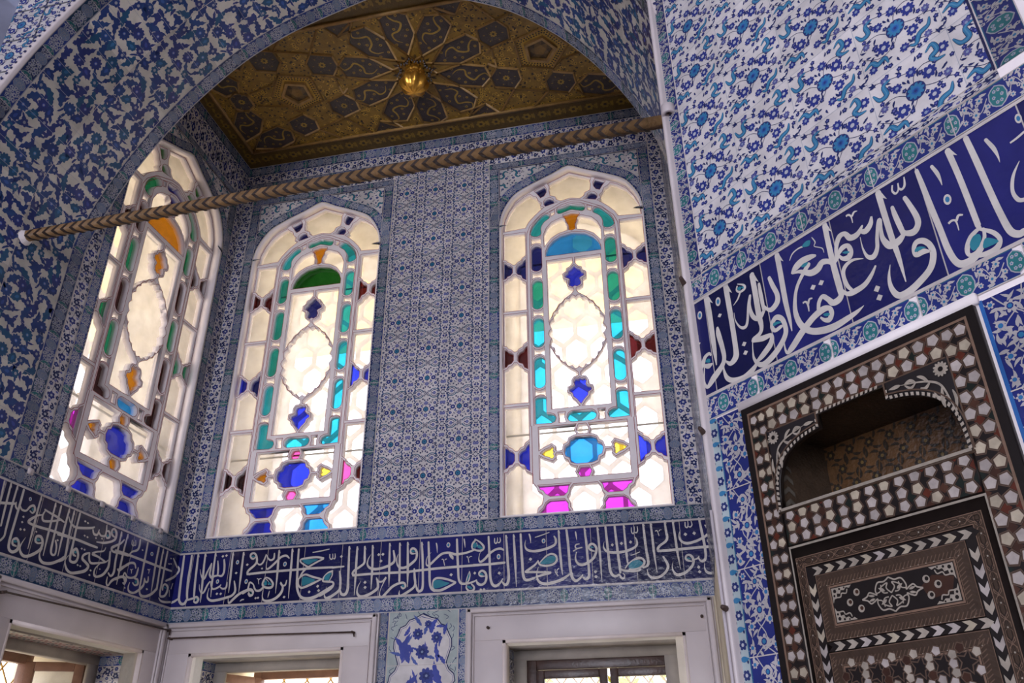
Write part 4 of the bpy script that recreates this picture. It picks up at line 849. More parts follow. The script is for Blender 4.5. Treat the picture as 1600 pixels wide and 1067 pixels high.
INK_B = '''S,-4,3271,13,17,3243,17,14,3220,19,-6,3197,18|S,42,3353,17,47,3268,20,52,3157,21,60,3043,22,68,2987,20,94,2955,21,124,2956,24,136,2983,19|S,3,2969,20,27,2978,20,58,2997,15|S,115,3351,17,119,3264,20,120,3153,21,131,3039,20,145,2983,16|H,174,3358,15,182,3223,19,190,3108,19,200,3010,17|S,145,2983,15,181,2991,18,203,2995,16,224,3004,17,244,2983,20,233,2959,20,208,2967,12,210,2990,12|T,219,2987,236,2988,234,2976|H,241,3360,15,246,3256,18,255,3146,20,263,3043,15,268,2956,4|S,216,3232,2,229,3189,7,254,3151,15,271,3156,19,285,3201,15,311,3268,10|S,313,3273,12,313,3226,15,312,3184,17,334,3156,19,361,3166,17,389,3170,15|H,336,3356,15,339,3240,18,345,3141,18,355,2995,4|S,368,3291,9,383,3222,16,387,3180,15|S,425,3298,14,437,3245,18,440,3193,18,425,3165,19,395,3169,12|D,408,3328,13,12|D,440,3332,13,12|H,498,3352,14,502,3252,18,508,3132,18,512,3022,4|O,552,3270,14,18|D,554,3181,13,11|H,596,3348,14,598,3246,18,601,3137,18,603,3018,3|S,231,3106,3,241,3064,7,265,3033,13,286,3042,17,305,3092,15,323,3122,11|S,335,3121,11,343,3090,13,363,3061,14,396,3066,16,422,3080,15,431,3095,6|S,430,3070,9,455,3058,15,482,3067,17,483,3108,10|O,395,3120,14,18|D,407,3020,12,11|D,442,3018,12,11|S,327,3070,4,321,3025,9,330,2989,15,368,2967,20,430,2971,21,490,2983,20,544,2998,20,569,3037,20,548,3115,10|S,516,2979,5,522,2949,10,534,2941,17,561,2967,21,605,3005,21,658,3030,20,701,3041,18,727,3026,16,728,3001,21,709,2988,17,690,3006,11|T,695,3023,709,3022,725,3009,715,3004|S,626,2949,6,641,2960,11,660,2962,8|S,719,3310,7,693,3290,17,667,3305,14,667,3330,19,694,3336,16,717,3312,17,728,3265,19,711,3235,19,665,3196,20,659,3170,18,682,3163,17|S,659,3165,18,788,3171,19,934,3175,19,1078,3177,19,1233,3181,19,1410,3178,17|T,673,3312,684,3317,705,3308,689,3304|D,645,3244,13,11|S,732,3259,7,749,3240,12,772,3241,15,791,3266,15,806,3317,10|S,813,3312,8,828,3285,12,853,3269,15,879,3282,17,879,3323,11|D,784,3204,10,9|S,1017,3276,10,990,3297,17,951,3293,18,921,3269,18,881,3230,19,840,3199,17,822,3207,9,818,3259,5|H,919,3345,14,923,3253,18,928,3155,18,933,2996,3|H,1037,3348,14,1042,3246,18,1046,3128,18,1052,2950,3|S,1094,3344,16,1099,3243,17,1107,3125,19,1115,3044,20,1138,2983,19,1172,2949,22,1228,2940,25,1286,2952,26,1342,2982,25,1409,3018,24,1425,3027,22|O,985,3229,16,20|S,1321,3258,15,1251,3269,17,1146,3263,16,1119,3252,14,1133,3230,12,1187,3196,14|S,1321,3252,15,1256,3223,15,1188,3186,16,1148,3148,15,1126,3103,9|T,1137,3246,1157,3257,1275,3250,1228,3227,1191,3212|S,1126,3103,12,1146,3123,14,1183,3133,15,1241,3112,16,1320,3090,13|S,1320,3087,13,1247,3057,19,1195,3037,19,1152,3029,16,1125,3058,13,1122,3104,9|T,1152,3097,1169,3116,1203,3109,1271,3083,1214,3058,1161,3046|S,1221,3310,8,1295,3318,10,1368,3329,7|D,1296,3034,14,13|D,1308,2999,14,13|D,1227,2993,13,12|S,833,3130,10,869,3113,13,899,3076,17,890,3047,21,851,3045,18,816,3060,17,807,3086,15,823,3125,14|S,829,3120,7,858,3093,5,859,3068,6|T,818,3080,829,3105,841,3099,847,3073,832,3064|T,856,3073,861,3093,890,3066|S,817,3050,16,792,3028,20,759,3027,16,739,3049,13,723,3080,10,692,3097,14,685,3072,14,682,3037,14|S,643,3013,20,680,3032,20,714,3030,17,731,3019,18,725,2993,20,708,2995,13,693,3016,9|T,695,3026,710,3020,726,3004,712,3002|O,657,3106,15,19|D,762,2967,11,10|D,783,2969,11,10|S,750,3122,6,762,3120,7,774,3077,4|S,770,3113,7,778,3123,7,792,3122,4|S,877,3019,6,873,2991,9,869,2964,2|S,818,3024,3,819,2979,8,838,2946,15,888,2940,21,941,2958,22,980,2996,22,991,3040,17,968,3082,10|S,964,3077,8,983,3056,12,1010,3059,15,1019,3099,8|D,1013,2963,13,11|S,1410,3176,18,1506,3179,13|S,1375,3288,7,1378,3257,8,1394,3243,10,1403,3261,8,1400,3289,6|S,1407,3250,7,1421,3247,10,1424,3265,9,1420,3290,5|D,1478,3261,13,12|S,1411,3148,14,1375,3135,15,1341,3097,17,1339,3072,15,1382,3065,17,1420,3060,15,1431,3040,17,1409,3009,22,1353,2977,24,1323,2961,24|T,1344,3087,1355,3116,1386,3135,1405,3131,1394,3104,1384,3075|S,1409,3149,13,1412,3113,9,1392,3072,8|S,1475,3140,14,1486,3084,19,1491,3029,19,1486,2995,20,1446,2962,22,1395,2937,23,1368,2944,14,1361,2977,6,1375,3025,2|H,1540,3337,14,1547,3206,19,1553,3085,20,1556,2996,22,1538,2958,24,1506,2962,20,1491,2997,12|H,1610,3330,14,1612,3213,19,1615,3082,17,1616,2946,3|H,1675,3329,14,1680,3249,19,1680,3198,18,1648,3170,19,1602,3143,17,1587,3116,17,1610,3102,17|S,1594,3103,18,1717,3106,19,1845,3106,19,2068,3103,19|H,1742,3332,14,1750,3204,18,1753,3094,17,1754,2983,3|S,1732,3261,2,1713,3227,8,1708,3187,14,1729,3156,19,1779,3142,21,1842,3149,21,1904,3170,21,1937,3203,20,1924,3280,14|D,1800,3257,14,13|D,1835,3257,14,13|D,1822,3204,14,13|H,1888,3341,13,1893,3221,17,1898,3106,17,1903,2995,3|H,1974,3338,13,1980,3216,17,1985,3101,18,1987,3037,16|H,2041,3339,13,2048,3212,18,2054,3097,18,2057,2987,4|S,1663,3054,2,1640,3006,8,1640,2962,16,1667,2934,21,1720,2939,22,1776,2965,22,1810,2997,21,1804,3047,16,1794,3072,9|S,1795,3062,9,1818,3041,14,1849,3044,14,1871,3073,9|D,1699,3043,14,13|D,1703,3003,14,13|S,1874,3067,11,1851,3020,7,1831,2967,5,1831,2931,13,1853,2921,20,1887,2954,20,1931,2996,20,1982,3018,19,2024,3021,17,2040,2995,18,2021,2979,17,2005,2992,11|T,2007,3004,2020,3006,2033,2990,2023,2986|S,1966,3252,2,1955,3213,8,1963,3167,13,1991,3141,20,2038,3143,21,2089,3175,21,2119,3208,18,2121,3253,19,2104,3283,17,2079,3288,18,2069,3266,16,2080,3248,16,2112,3246,7|T,2071,3268,2084,3275,2105,3264,2095,3257|S,2068,3106,19,2274,3117,19,2480,3122,19,2695,3126,18|H,2160,3331,13,2170,3230,18,2179,3095,18,2182,2983,19,2167,2952,22,2142,2958,19,2126,3000,12|S,2107,3124,13,2113,3060,19,2120,3010,18,2104,2977,18,2049,2942,20,2006,2922,19,1991,2935,12,1993,2964,4|S,2216,3330,16,2224,3226,18,2233,3112,19,2239,3014,19,2254,2967,20,2280,2946,19|S,2447,3002,16,2380,3029,16,2308,3043,17,2273,3030,16,2266,2993,13,2275,2954,12|S,2447,2997,14,2382,2967,19,2326,2947,20,2275,2950,19|T,2268,2997,2277,3024,2318,3029,2360,3012,2401,2998,2351,2976,2280,2963|D,2412,3062,14,13|S,2243,3248,2,2213,3217,4,2203,3173,8,2213,3145,13,2241,3156,18,2282,3193,18,2332,3230,19,2389,3236,18,2442,3220,19,2498,3222,18,2550,3231,16,2601,3248,15|S,2395,3221,15,2415,3200,24,2425,3180,5|S,2602,3330,9,2647,3300,14,2674,3263,17,2657,3238,18,2616,3240,14,2580,3259,12,2583,3294,16,2605,3323,15|S,2616,3302,5,2624,3266,5|T,2583,3274,2592,3298,2613,3300,2619,3272,2601,3260|T,2626,3281,2636,3283,2665,3256,2655,3247,2621,3264|O,2383,3298,16,21|S,2282,3318,9,2288,3293,11,2293,3240,2|S,2512,3336,10,2517,3308,11,2522,3268,2|S,2331,3185,6,2344,3184,7,2357,3136,5|S,2356,3178,6,2365,3187,6,2375,3186,4|S,2534,3193,6,2545,3192,7,2555,3147,5|S,2556,3186,6,2566,3195,6,2579,3194,4|S,2453,3338,16,2460,3212,19,2468,3098,18,2474,3030,18,2489,2996,18,2513,2987,18,2554,2989,15,2594,2999,13,2619,3012,8|S,2560,3083,5,2565,3049,10,2553,3006,11,2533,2993,9|S,2560,3078,5,2543,3036,7,2533,2993,7|T,2557,3069,2560,3039,2538,3002|S,2539,2978,8,2537,2954,12,2560,2930,15,2591,2933,16,2599,2956,14,2579,2981,12|T,2539,2971,2564,2967,2587,2947,2559,2948|S,2619,3012,7,2624,2983,12,2650,2971,15,2680,2980,15|D,2603,3064,12,12|D,2653,2935,12,11|D,2678,2936,12,11|S,2712,3342,15,2719,3222,18,2724,3113,18,2728,3026,19,2742,2974,20,2767,2957,21,2794,2968,18,2814,2988,12,2827,3011,7|S,2687,3036,5,2659,3037,15,2641,3049,16,2642,3069,16,2664,3079,16,2688,3061,18,2696,3023,18,2684,2986,18,2654,2972,17,2624,2990,15,2616,3013,8|T,2640,3053,2654,3062,2676,3048,2661,3043|D,2603,3064,11,11|S,2834,3229,12,2810,3242,18,2769,3237,17,2724,3211,18,2683,3169,19,2649,3148,17,2635,3167,9,2640,3207,4,2652,3231,2|S,2592,3126,18,2719,3126,19,2840,3131,18|S,2762,3328,6,2762,3296,9,2774,3285,9,2785,3307,7,2785,3332,5|S,2787,3294,7,2797,3289,9,2808,3303,9,2805,3331,5|O,2794,3180,15,21|D,2799,3053,14,13|H,2854,3342,13,2861,3237,18,2867,3124,19,2874,3028,20,2866,2976,22,2844,2962,19,2822,2985,11|H,2915,3343,13,2921,3234,18,2927,3101,17,2933,2941,3|S,2972,3345,16,2976,3230,19,2982,3118,20,2987,3031,21,3002,2993,21,3032,2989,21,3076,3002,16|S,3109,3134,7,3084,3102,14,3044,3075,17,3008,3053,17|S,3008,3049,16,3092,3044,17,3200,3035,17|S,3200,3031,16,3141,3020,17,3091,3008,16|S,3109,3129,7,3113,3107,12,3138,3092,15,3182,3087,16,3231,3099,17,3253,3130,17,3243,3164,15,3209,3176,15,3169,3160,12,3119,3114,9|T,3123,3109,3154,3136,3189,3158,3228,3161,3247,3140,3222,3108,3167,3099|S,3108,3081,3,3095,3044,8,3097,2996,15,3120,2963,20,3168,2951,22,3231,2960,20,3296,2978,19|D,3047,3145,14,14|S,3013,3297,2,3005,3258,8,3021,3221,17,3076,3205,20,3146,3212,20,3211,3230,20,3246,3252,18,3250,3286,17,3238,3312,10|O,3154,3280,15,19|S,3086,3312,6,3139,3326,8,3202,3345,5|S,3041,3340,11,3048,3315,12,3052,3270,2|H,3275,3352,13,3279,3211,18,3287,3080,17,3294,3009,3|S,3237,3059,4,3239,3036,7,3260,3004,8|S,3267,3062,8,3251,3049,6,3253,3025,5|S,3337,3353,17,3345,3257,19,3350,3145,19,3354,3058,20,3368,2986,22,3395,2962,21,3425,2979,16,3450,3005,8|S,3197,2956,21,3256,2967,21,3310,2990,20,3350,3016,11|H,3478,3356,13,3487,3247,18,3491,3136,18,3497,3031,19,3493,2987,21,3472,2969,20,3449,2984,13|S,3553,3175,5,3523,3184,16,3505,3203,15,3511,3225,17,3535,3233,17,3557,3213,18,3562,3180,18,3539,3128,19,3493,3093,20,3444,3078,21,3411,3095,17,3398,3132,12,3408,3180,4|S,3435,3239,7,3408,3235,10,3400,3219,10,3412,3204,11,3451,3211,9|S,3416,3203,9,3381,3186,8|T,3512,3212,3522,3216,3543,3205,3531,3201|S,3407,3334,10,3411,3306,11,3415,3267,2|D,3545,3021,14,13|D,3548,2984,14,13|H,3579,3357,13,3584,3241,17,3588,3111,16,3590,2939,3|S,3642,3357,16,3647,3237,18,3653,3107,19,3656,3031,20,3671,2991,20,3696,2980,19,3721,2990,14|S,3626,3248,1,3618,3205,9,3638,3171,18,3690,3156,20,3761,3158,19,3825,3173,19,3869,3199,16,3873,3237,13,3863,3262,7|D,3686,3215,13,13|D,3756,3222,13,13|D,3826,3228,13,13|S,3713,3357,16,3719,3232,18,3725,3122,19,3730,3055,19,3732,3004,16|H,3783,3360,13,3786,3228,16,3789,3118,16,3793,3066,9|S,3771,3034,9,3802,3070,11,3852,3095,13,3887,3102,14|S,3734,3036,7,3756,3019,17,3812,3010,18,3859,3010,17,3880,3018,16|S,3725,2990,11,3737,2965,16,3754,2960,14,3763,2983,8,3750,2998,7|S,3819,3128,5,3850,3135,7,3891,3150,6|S,3840,3341,5,3839,3305,8,3851,3291,9,3860,3311,7,3863,3345,5|S,3862,3303,7,3874,3296,9,3886,3312,8,3885,3346,5|T,3796,3047,3824,3081,3865,3091,3899,3076,3905,3061,3876,3037,3815,3028|S,3819,3081,11,3866,3106,14,3901,3100,15,3918,3075,16,3902,3046,18,3855,3029,18,3804,3022,17|H,3931,3364,13,3934,3272,18,3939,3159,19,3946,3078,20,3937,3044,18,3905,3031,13|H,3988,3367,13,3992,3268,17,3995,3136,17,4004,2988,3|S,4017,3298,6,4033,3301,7,4044,3260,5|S,4045,3296,6,4056,3307,6,4067,3306,4|H,4095,3373,13,4100,3287,18,4103,3246,19,4088,3216,18,4039,3184,18,4025,3157,19,4046,3145,19|S,4028,3147,19,4146,3149,20,4270,3154,20,4436,3158,19|H,4156,3374,13,4162,3257,17,4168,3125,16,4178,3003,3|S,4061,3101,14,4082,3060,19,4088,3025,19,4065,2987,18,4018,2956,19,3968,2953,20,3939,2977,13,3934,3019,3|S,4276,3054,5,4241,3063,16,4224,3079,16,4231,3100,15,4255,3104,18,4276,3078,19,4274,3039,18,4244,3001,19,4196,2971,20,4147,2965,22,4125,2991,14,4119,3028,7,4130,3067,1|T,4228,3081,4243,3086,4262,3075,4247,3073|S,4285,3068,9,4311,3076,12,4322,3091,7|H,4353,3376,13,4363,3269,19,4371,3173,19,4371,3092,18,4357,3058,19,4333,3054,16,4318,3076,10,4321,3091,5|D,4240,3260,14,14|D,4306,3264,14,14|D,4310,3011,13,13|D,4313,2977,13,13|S,4248,3354,6,4246,3321,9,4258,3310,9,4268,3332,7,4268,3361,5|S,4269,3319,7,4283,3313,9,4297,3330,8,4293,3359,5|S,4206,3295,2,4192,3255,9,4202,3215,17,4240,3192,20,4300,3200,19,4352,3219,18,4400,3247,17,4414,3281,15,4393,3319,10|S,4396,3318,9,4408,3292,12,4435,3293,13,4447,3315,10|H,4425,3378,13,4428,3321,18,4431,3265,18,4431,3209,19,4417,3187,16,4396,3199,9,4401,3216,4|S,4437,3168,15,4437,3108,15,4441,3005,10|S,4356,3044,2,4353,3000,10,4367,2971,19,4399,2962,19,4444,2975,16'''
INK_L = '''H,-2018,3354,14,-2013,3291,15,-2004,3212,15|H,-1962,3356,14,-1956,3226,17,-1947,3085,14|H,-1905,3358,14,-1905,3223,17,-1900,3080,17,-1898,3031,15,-1918,2998,15|S,-1846,3351,18,-1845,3234,19,-1846,3113,19,-1846,3014,21,-1834,2967,20,-1798,2954,19,-1763,2979,23,-1767,3021,19,-1795,3042,16,-1819,3024,19,-1813,3000,16,-1780,2996,11|T,-1812,3013,-1814,3028,-1783,3026,-1788,3017|S,-2002,3217,17,-1949,3230,17,-1888,3246,15|S,-1879,3256,10,-1874,3232,14,-1853,3219,11,-1844,3241,9|S,-1842,3248,9,-1817,3227,14,-1779,3231,13,-1756,3264,16,-1726,3280,16,-1708,3255,19,-1721,3232,12,-1746,3238,10|T,-1737,3250,-1734,3264,-1722,3258,-1722,3245|O,-1772,3312,13,13|D,-1788,3187,11,8|D,-1786,3152,11,8|D,-1783,3105,12,9|D,-1751,3111,12,9|H,-1683,3356,14,-1683,3250,17,-1680,3133,19,-1679,3002,5|S,-1622,3284,12,-1568,3276,14,-1499,3269,16,-1420,3254,12|S,-1616,3279,10,-1629,3239,16,-1609,3211,16,-1540,3227,16,-1448,3263,12|S,-1631,3245,8,-1678,3225,14,-1732,3177,22,-1717,3162,16,-1636,3161,17,-1528,3168,17,-1414,3171,17,-1321,3172,18|H,-1541,3352,14,-1539,3224,18,-1537,3119,18,-1532,2993,7|S,-1484,3349,17,-1483,3253,18,-1480,3140,18,-1474,3043,20,-1452,3019,15,-1428,3031,16,-1433,3079,16,-1455,3114,14|H,-1401,3352,15,-1403,3249,19,-1403,3141,18,-1398,3022,7|S,-1571,3071,12,-1607,3059,12,-1633,3068,17,-1631,3098,18,-1592,3104,19,-1566,3072,21,-1572,3026,21,-1623,2981,21,-1682,2953,19,-1725,2963,19,-1748,3001,13,-1722,3070,2|T,-1626,3073,-1623,3089,-1594,3085,-1603,3073|D,-1646,3126,10,7|S,-1553,3037,3,-1567,3001,10,-1552,2966,19,-1512,2950,19,-1442,2963,20,-1371,3002,19,-1342,3029,16|D,-1437,3122,12,8|H,-1350,3352,15,-1347,3260,19,-1342,3165,19,-1330,3047,21,-1341,3014,18,-1377,2993,16|S,-1288,3353,18,-1289,3241,19,-1285,3146,21,-1281,3039,23,-1257,3016,17,-1216,3027,22,-1206,3070,21,-1236,3109,21,-1264,3093,20,-1256,3068,18,-1229,3063,10|T,-1256,3082,-1250,3093,-1229,3091,-1235,3080|S,-1388,3303,6,-1360,3269,12,-1303,3251,17,-1225,3265,18,-1139,3289,17,-1111,3303,11|S,-1119,3280,14,-1100,3256,17,-1063,3259,17,-1054,3297,12|S,-1047,3277,13,-1020,3263,15,-979,3274,18,-976,3311,17,-984,3349,11|S,-971,3312,10,-942,3313,18,-925,3281,21,-953,3263,13,-969,3276,12|S,-860,3290,10,-904,3301,18,-915,3331,19,-892,3348,16,-861,3327,24,-857,3284,23,-893,3253,17,-972,3222,17,-1055,3208,7|T,-962,3282,-952,3292,-939,3281,-951,3273|T,-905,3319,-891,3330,-880,3322|D,-1218,3316,12,8|D,-1187,3312,12,8|D,-1190,3219,12,8|D,-1157,3217,12,8|D,-1068,3233,10,7|D,-1003,3245,11,7|S,-1448,3161,17,-1353,3169,17,-1233,3173,18,-1118,3171,18,-1032,3172,15|D,-1187,3126,12,8|D,-1156,3126,12,8|S,-1108,3114,14,-1151,3090,19,-1157,3061,21,-1114,3044,20,-1080,3024,24,-1104,2988,23,-1176,2959,21,-1241,2944,18,-1292,2963,19,-1320,3010,11,-1297,3055,3|S,-941,3197,8,-957,3165,11,-1031,3140,13,-1066,3117,19,-999,3112,15,-916,3096,14|S,-1098,3116,16,-1089,3077,20,-1059,3053,16,-984,3070,15,-910,3094,12,-880,3119,7|S,-963,3071,6,-1002,3028,12,-1003,2986,18,-972,2974,16,-915,2998,20,-883,3033,24,-866,3080,24,-883,3176,19|D,-1189,3009,12,8|D,-1161,3008,12,8|D,-1046,3003,12,8|D,-1047,2970,12,8|D,-953,3033,9,6|H,-803,3346,18,-803,3246,20,-803,3130,22,-794,3046,24,-819,3012,16,-852,3026,14|H,-725,3348,16,-734,3234,20,-735,3102,22,-734,2966,7|S,-756,3299,14,-786,3265,16,-840,3233,19,-876,3206,23,-852,3187,17,-779,3193,17,-670,3201,18|S,-853,2997,9,-850,2956,15,-827,2940,14,-797,2981,20,-740,3015,19,-676,3035,20,-643,3006,25,-649,2991,20|S,-758,3068,7,-740,3083,14,-691,3112,19,-647,3136,17|S,-565,3348,17,-561,3302,23,-576,3266,19,-632,3239,15,-660,3212,9|S,-661,3324,8,-655,3292,10,-631,3285,9,-637,3316,8|S,-628,3292,6,-608,3297,10,-621,3334,8|D,-512,3281,13,8|S,-465,3350,19,-462,3226,24,-458,3082,21,-452,2986,19,-422,2947,22,-358,2952,20,-290,2985,23,-237,3035,23|H,-314,3350,18,-314,3227,22,-306,3101,22,-300,3000,7|H,-248,3349,18,-248,3242,23,-241,3115,22,-237,3035,25|S,-186,3347,21,-188,3242,23,-185,3127,23,-185,3019,23,-169,2989,19,-119,3001,20,-95,3037,25,-96,3077,25,-138,3092,15,-161,3071,20,-158,3044,18|T,-146,3064,-137,3072,-117,3066,-126,3057|S,-827,3201,18,-705,3205,18,-577,3206,19,-399,3207,19,-236,3207,18,-85,3210,14|O,-386,3281,19,16|S,-89,3314,11,-55,3287,20,-18,3260,18|S,-1,3201,21,-51,3162,21,-135,3120,16|D,-123,3306,12,7|D,-136,3258,12,7|D,-109,3264,12,7|S,-65,3056,9,-50,3011,9|S,-36,3117,9,-46,3073,9|S,-187,2972,11,-152,2955,16,-81,2958,17,-24,2970,16|S,-764,3079,8,-739,3066,12,-692,3108,20,-633,3150,18,-577,3160,18,-552,3133,16|S,-757,2999,13,-706,3029,17,-667,3037,17,-637,3025,22,-643,2998,18,-667,2993,10|S,-679,3041,17,-668,3069,12,-628,3046,16,-577,3050,16,-531,3073,21,-520,3121,19,-521,3140,10|S,-540,3052,10,-502,3053,18,-487,3024,22,-518,3005,13,-550,3017,13|T,-532,3028,-522,3046,-501,3034,-512,3019|S,-586,3016,6,-594,2976,14,-574,2949,18,-520,2947,17,-465,2977,21,-416,3025,22,-415,3071,17|S,-417,3078,14,-393,3056,14,-369,3068,19,-374,3100,13|D,-631,2963,11,7|D,-362,3007,16,9|S,-613,3107,6,-596,3104,10,-589,3080,6|S,-595,3107,6,-579,3117,5|S,-403,3153,6,-380,3152,10,-379,3125,7|S,-379,3155,7,-367,3164,5'''
INK_R = '''S,-6,3420,5,-1,3395,16,-11,3366,6|O,46,3370,14,20|O,156,3382,14,21|H,95,3438,27,100,3368,28,100,3252,27,100,3176,22,99,3108,5|H,208,3432,26,209,3373,27,211,3247,26,210,3137,26,203,3099,31,172,3084,20,148,3107,5|S,132,3266,13,133,3236,25,143,3167,23,144,3120,22,126,3091,25,76,3060,31,36,3035,17,22,3067,9,34,3130,5|S,-6,3113,14,22,3136,22,42,3167,19,67,3175,14,76,3165,9|S,36,3132,15,57,3122,23,75,3123,10|T,42,3148,57,3155,70,3147,68,3134,51,3140|D,154,3316,12,10|D,13,3279,12,9|D,18,3243,12,9|D,255,3135,13,11|D,255,3096,13,11|S,270,3408,4,300,3387,9,303,3370,13,278,3366,10,261,3382,8,268,3400,8|T,264,3388,279,3391,287,3382,279,3372|T,287,3384,299,3381,297,3370|S,277,3365,9,260,3341,8,232,3324,2|S,230,3291,2,231,3253,5,249,3215,10,274,3203,15,290,3224,13,307,3290,11,322,3325,10|S,324,3324,10,314,3286,11,315,3244,19,330,3215,19,353,3209,22,377,3228,14|H,349,3408,25,350,3327,26,349,3221,26,352,3169,20,340,3144,18,306,3132,22|S,301,3129,17,349,3117,24,389,3111,17,381,3080,26,341,3053,26,310,3039,17|S,297,3123,4,292,3090,6,291,3055,12,307,3024,18,333,3012,24,369,3021,27,413,3045,26,448,3078,23,459,3107,21,452,3151,20,428,3172,22,408,3162,20,400,3140,18,412,3122,16,438,3125,15,452,3126,5|T,406,3145,411,3156,435,3150,446,3139,428,3142,413,3141|S,139,3106,3,134,3072,10,144,3032,20,173,3009,21,226,2998,24,276,3012,23,302,3030,12|S,375,3351,13,375,3308,18,376,3255,17,377,3228,11,387,3234,10|S,428,3351,16,437,3312,20,450,3263,21,443,3231,26,414,3215,23,394,3225,13,381,3247,7|H,483,3427,23,483,3356,24,481,3219,23,484,3139,16,484,3085,4|S,457,3110,3,441,3058,5,444,3013,12,471,3021,27,525,3060,29,582,3093,27,628,3105,27,656,3097,18,660,3075,21,647,3056,22,627,3063,14,613,3081,7|T,627,3086,642,3085,654,3075,644,3070,631,3077|S,612,3116,15,621,3141,17,640,3155,18,659,3133,19,674,3111,24,701,3111,27,720,3130,19|H,712,3428,22,710,3351,22,710,3247,24,713,3163,25,714,3128,22|S,720,3139,11,735,3117,15,759,3110,23,805,3114,21,838,3135,16,864,3163,7|S,827,3213,3,788,3229,11,754,3222,17,739,3195,16,744,3146,15,764,3110,9|S,645,3330,12,624,3336,23,586,3339,30,555,3329,29,531,3313,7|T,579,3321,593,3326,611,3320,599,3310,584,3313|S,534,3312,6,566,3304,14,588,3288,19,616,3271,27,645,3272,31,667,3287,26,693,3278,20,713,3263,22,734,3275,20|S,609,3310,21,574,3281,17,544,3248,15,524,3203,16,515,3147,21,526,3094,24,555,3054,24,599,3031,27,656,3020,28,715,3025,23,757,3032,15,787,3042,2|S,729,3278,15,738,3316,17,757,3347,23,781,3347,18,798,3319,23,827,3316,23,852,3337,9|S,840,3323,11,860,3311,24,883,3326,21,894,3353,8|S,736,3281,13,758,3298,22,781,3295,17,787,3268,21,775,3249,25,751,3257,15,738,3279,8|T,756,3280,771,3278,784,3266,771,3266,758,3275|S,534,3372,3,552,3393,6,580,3400,6,603,3397,7|T,600,3400,622,3410,640,3402,632,3384,611,3390|S,648,3413,3,658,3385,5,651,3370,3,680,3344,4,684,3322,2|S,802,3412,8,812,3412,8,821,3399,6,821,3371,3|S,824,3397,8,836,3409,8,849,3406,2|D,646,3211,13,12|D,609,3211,13,12|D,848,3079,11,12|D,849,3043,11,12|S,553,3171,8,565,3171,7,573,3157,9,572,3126,4|S,575,3157,9,584,3172,9,597,3170,5|S,835,3300,2,834,3253,6,843,3213,13,865,3200,22,885,3223,16,895,3264,14,915,3322,12,925,3316,6|S,922,3317,11,914,3275,14,914,3241,19,931,3206,25,963,3205,28,991,3222,14|H,940,3426,23,941,3347,22,944,3234,21,949,3152,17,950,3050,4|S,974,3340,13,976,3306,18,982,3256,19,986,3225,17|S,1024,3348,15,1032,3317,17,1044,3257,20,1041,3225,22,1021,3208,26,993,3221,17,986,3242,9|S,996,3422,6,990,3401,7,999,3383,8,1012,3392,7,1016,3417,5|S,1013,3397,6,1023,3385,9,1036,3394,9,1042,3426,4|S,1056,3109,4,1032,3122,21,1008,3123,17,1005,3147,15,1019,3166,20,1042,3159,20,1059,3131,19,1060,3093,22,1038,3052,24,991,3025,26,948,3011,27,913,3017,22,897,3054,17,899,3097,11,914,3138,2|T,1006,3135,1011,3146,1026,3146,1045,3131,1035,3132,1020,3132|S,1088,3420,14,1092,3358,18,1097,3268,20,1104,3169,20,1109,3085,21,1121,3031,21,1143,3012,26,1176,3015,25,1203,3035,20|D,847,3077,13,13|D,848,3042,13,13|S,1139,3402,11,1149,3365,13,1152,3334,7,1152,3314,2|O,1154,3254,13,20|S,1134,3170,8,1146,3174,8,1158,3165,6,1158,3129,3|S,1160,3164,8,1170,3179,9,1184,3173,5|H,1202,3423,20,1209,3319,19,1213,3215,19,1216,3112,18|S,1266,3428,18,1273,3328,20,1279,3216,20,1286,3115,20,1295,3044,21,1313,3020,23,1330,3019,23|S,1218,3102,12,1187,3088,17,1165,3057,17,1165,3031,12,1192,3029,17,1221,3061,12,1227,3092,9|S,1217,3098,10,1250,3064,14,1261,3029,14,1238,3007,22,1197,3012,15,1174,3023,9|T,1175,3064,1192,3085,1210,3083,1213,3066,1199,3043,1179,3039|T,1209,3031,1222,3058,1240,3049,1257,3028,1233,3026|S,1319,3380,11,1331,3337,13,1335,3303,7,1334,3277,1|O,1424,3385,10,18|S,1379,3321,6,1401,3324,8,1426,3331,8|S,1385,3246,2,1355,3209,10,1339,3162,11,1345,3126,13,1362,3115,14'''

# ================================================================== inscriptions
gI = 'inscription friezes'
def frieze(label, fn, u0, u1, z0, z1, seams, ink, loc, tw=.34):
    root = empty('calligraphy_frieze', loc, label, 'inscription', gI)
    m = MB(); g = Pat(); e = [u0] + sorted(seams) + [u1]
    for a, b in zip(e, e[1:]): g.rect(a, z0, b, z1, mul((0.010, 0.011, 0.090), rnd.choice((.55, .8, 1.0, 1.25, 1.45))), 0)
    for a in seams: g.rect(a - .0022, z0, a + .0022, z1, mul(GROUT, .8), .6)
    g.rect(u0, z0 - .006, u1, z0 + .005, GROUT, 5); g.rect(u0, z1 - .005, u1, z1 + .006, GROUT, 5)
    emit(m, g, fn); tag(m.build('blue_ground_tiles', GLAZE, root), 'deep blue ground tiles')
    w, b = letter_mesh(ink, fn, .0012)
    tag(w.build('lettering', GLAZE_FLAT, root), 'white lettering'); tag(b.build('turquoise_filling', GLAZE_FLAT, root), 'turquoise filling inside the letters')
    return root
frieze('blue inscription band on the back wall under the two arched windows', on_back, 0, 4.4, 2.925, 3.366, [.135, .48, .82, 1.152, 1.482, 1.815, 2.147, 2.498, 2.837, 3.175, 3.523, 3.859, 4.203], INK_B, (2.2, 0, 2.92))
frieze('dim blue inscription band on the left wall under its arched window', on_left, -3.06, 0, 2.925, 3.366, [-.30, -.64, -.98, -1.32, -1.66, -2.0, -2.34, -2.68], INK_L, (0, -1.5, 2.92))
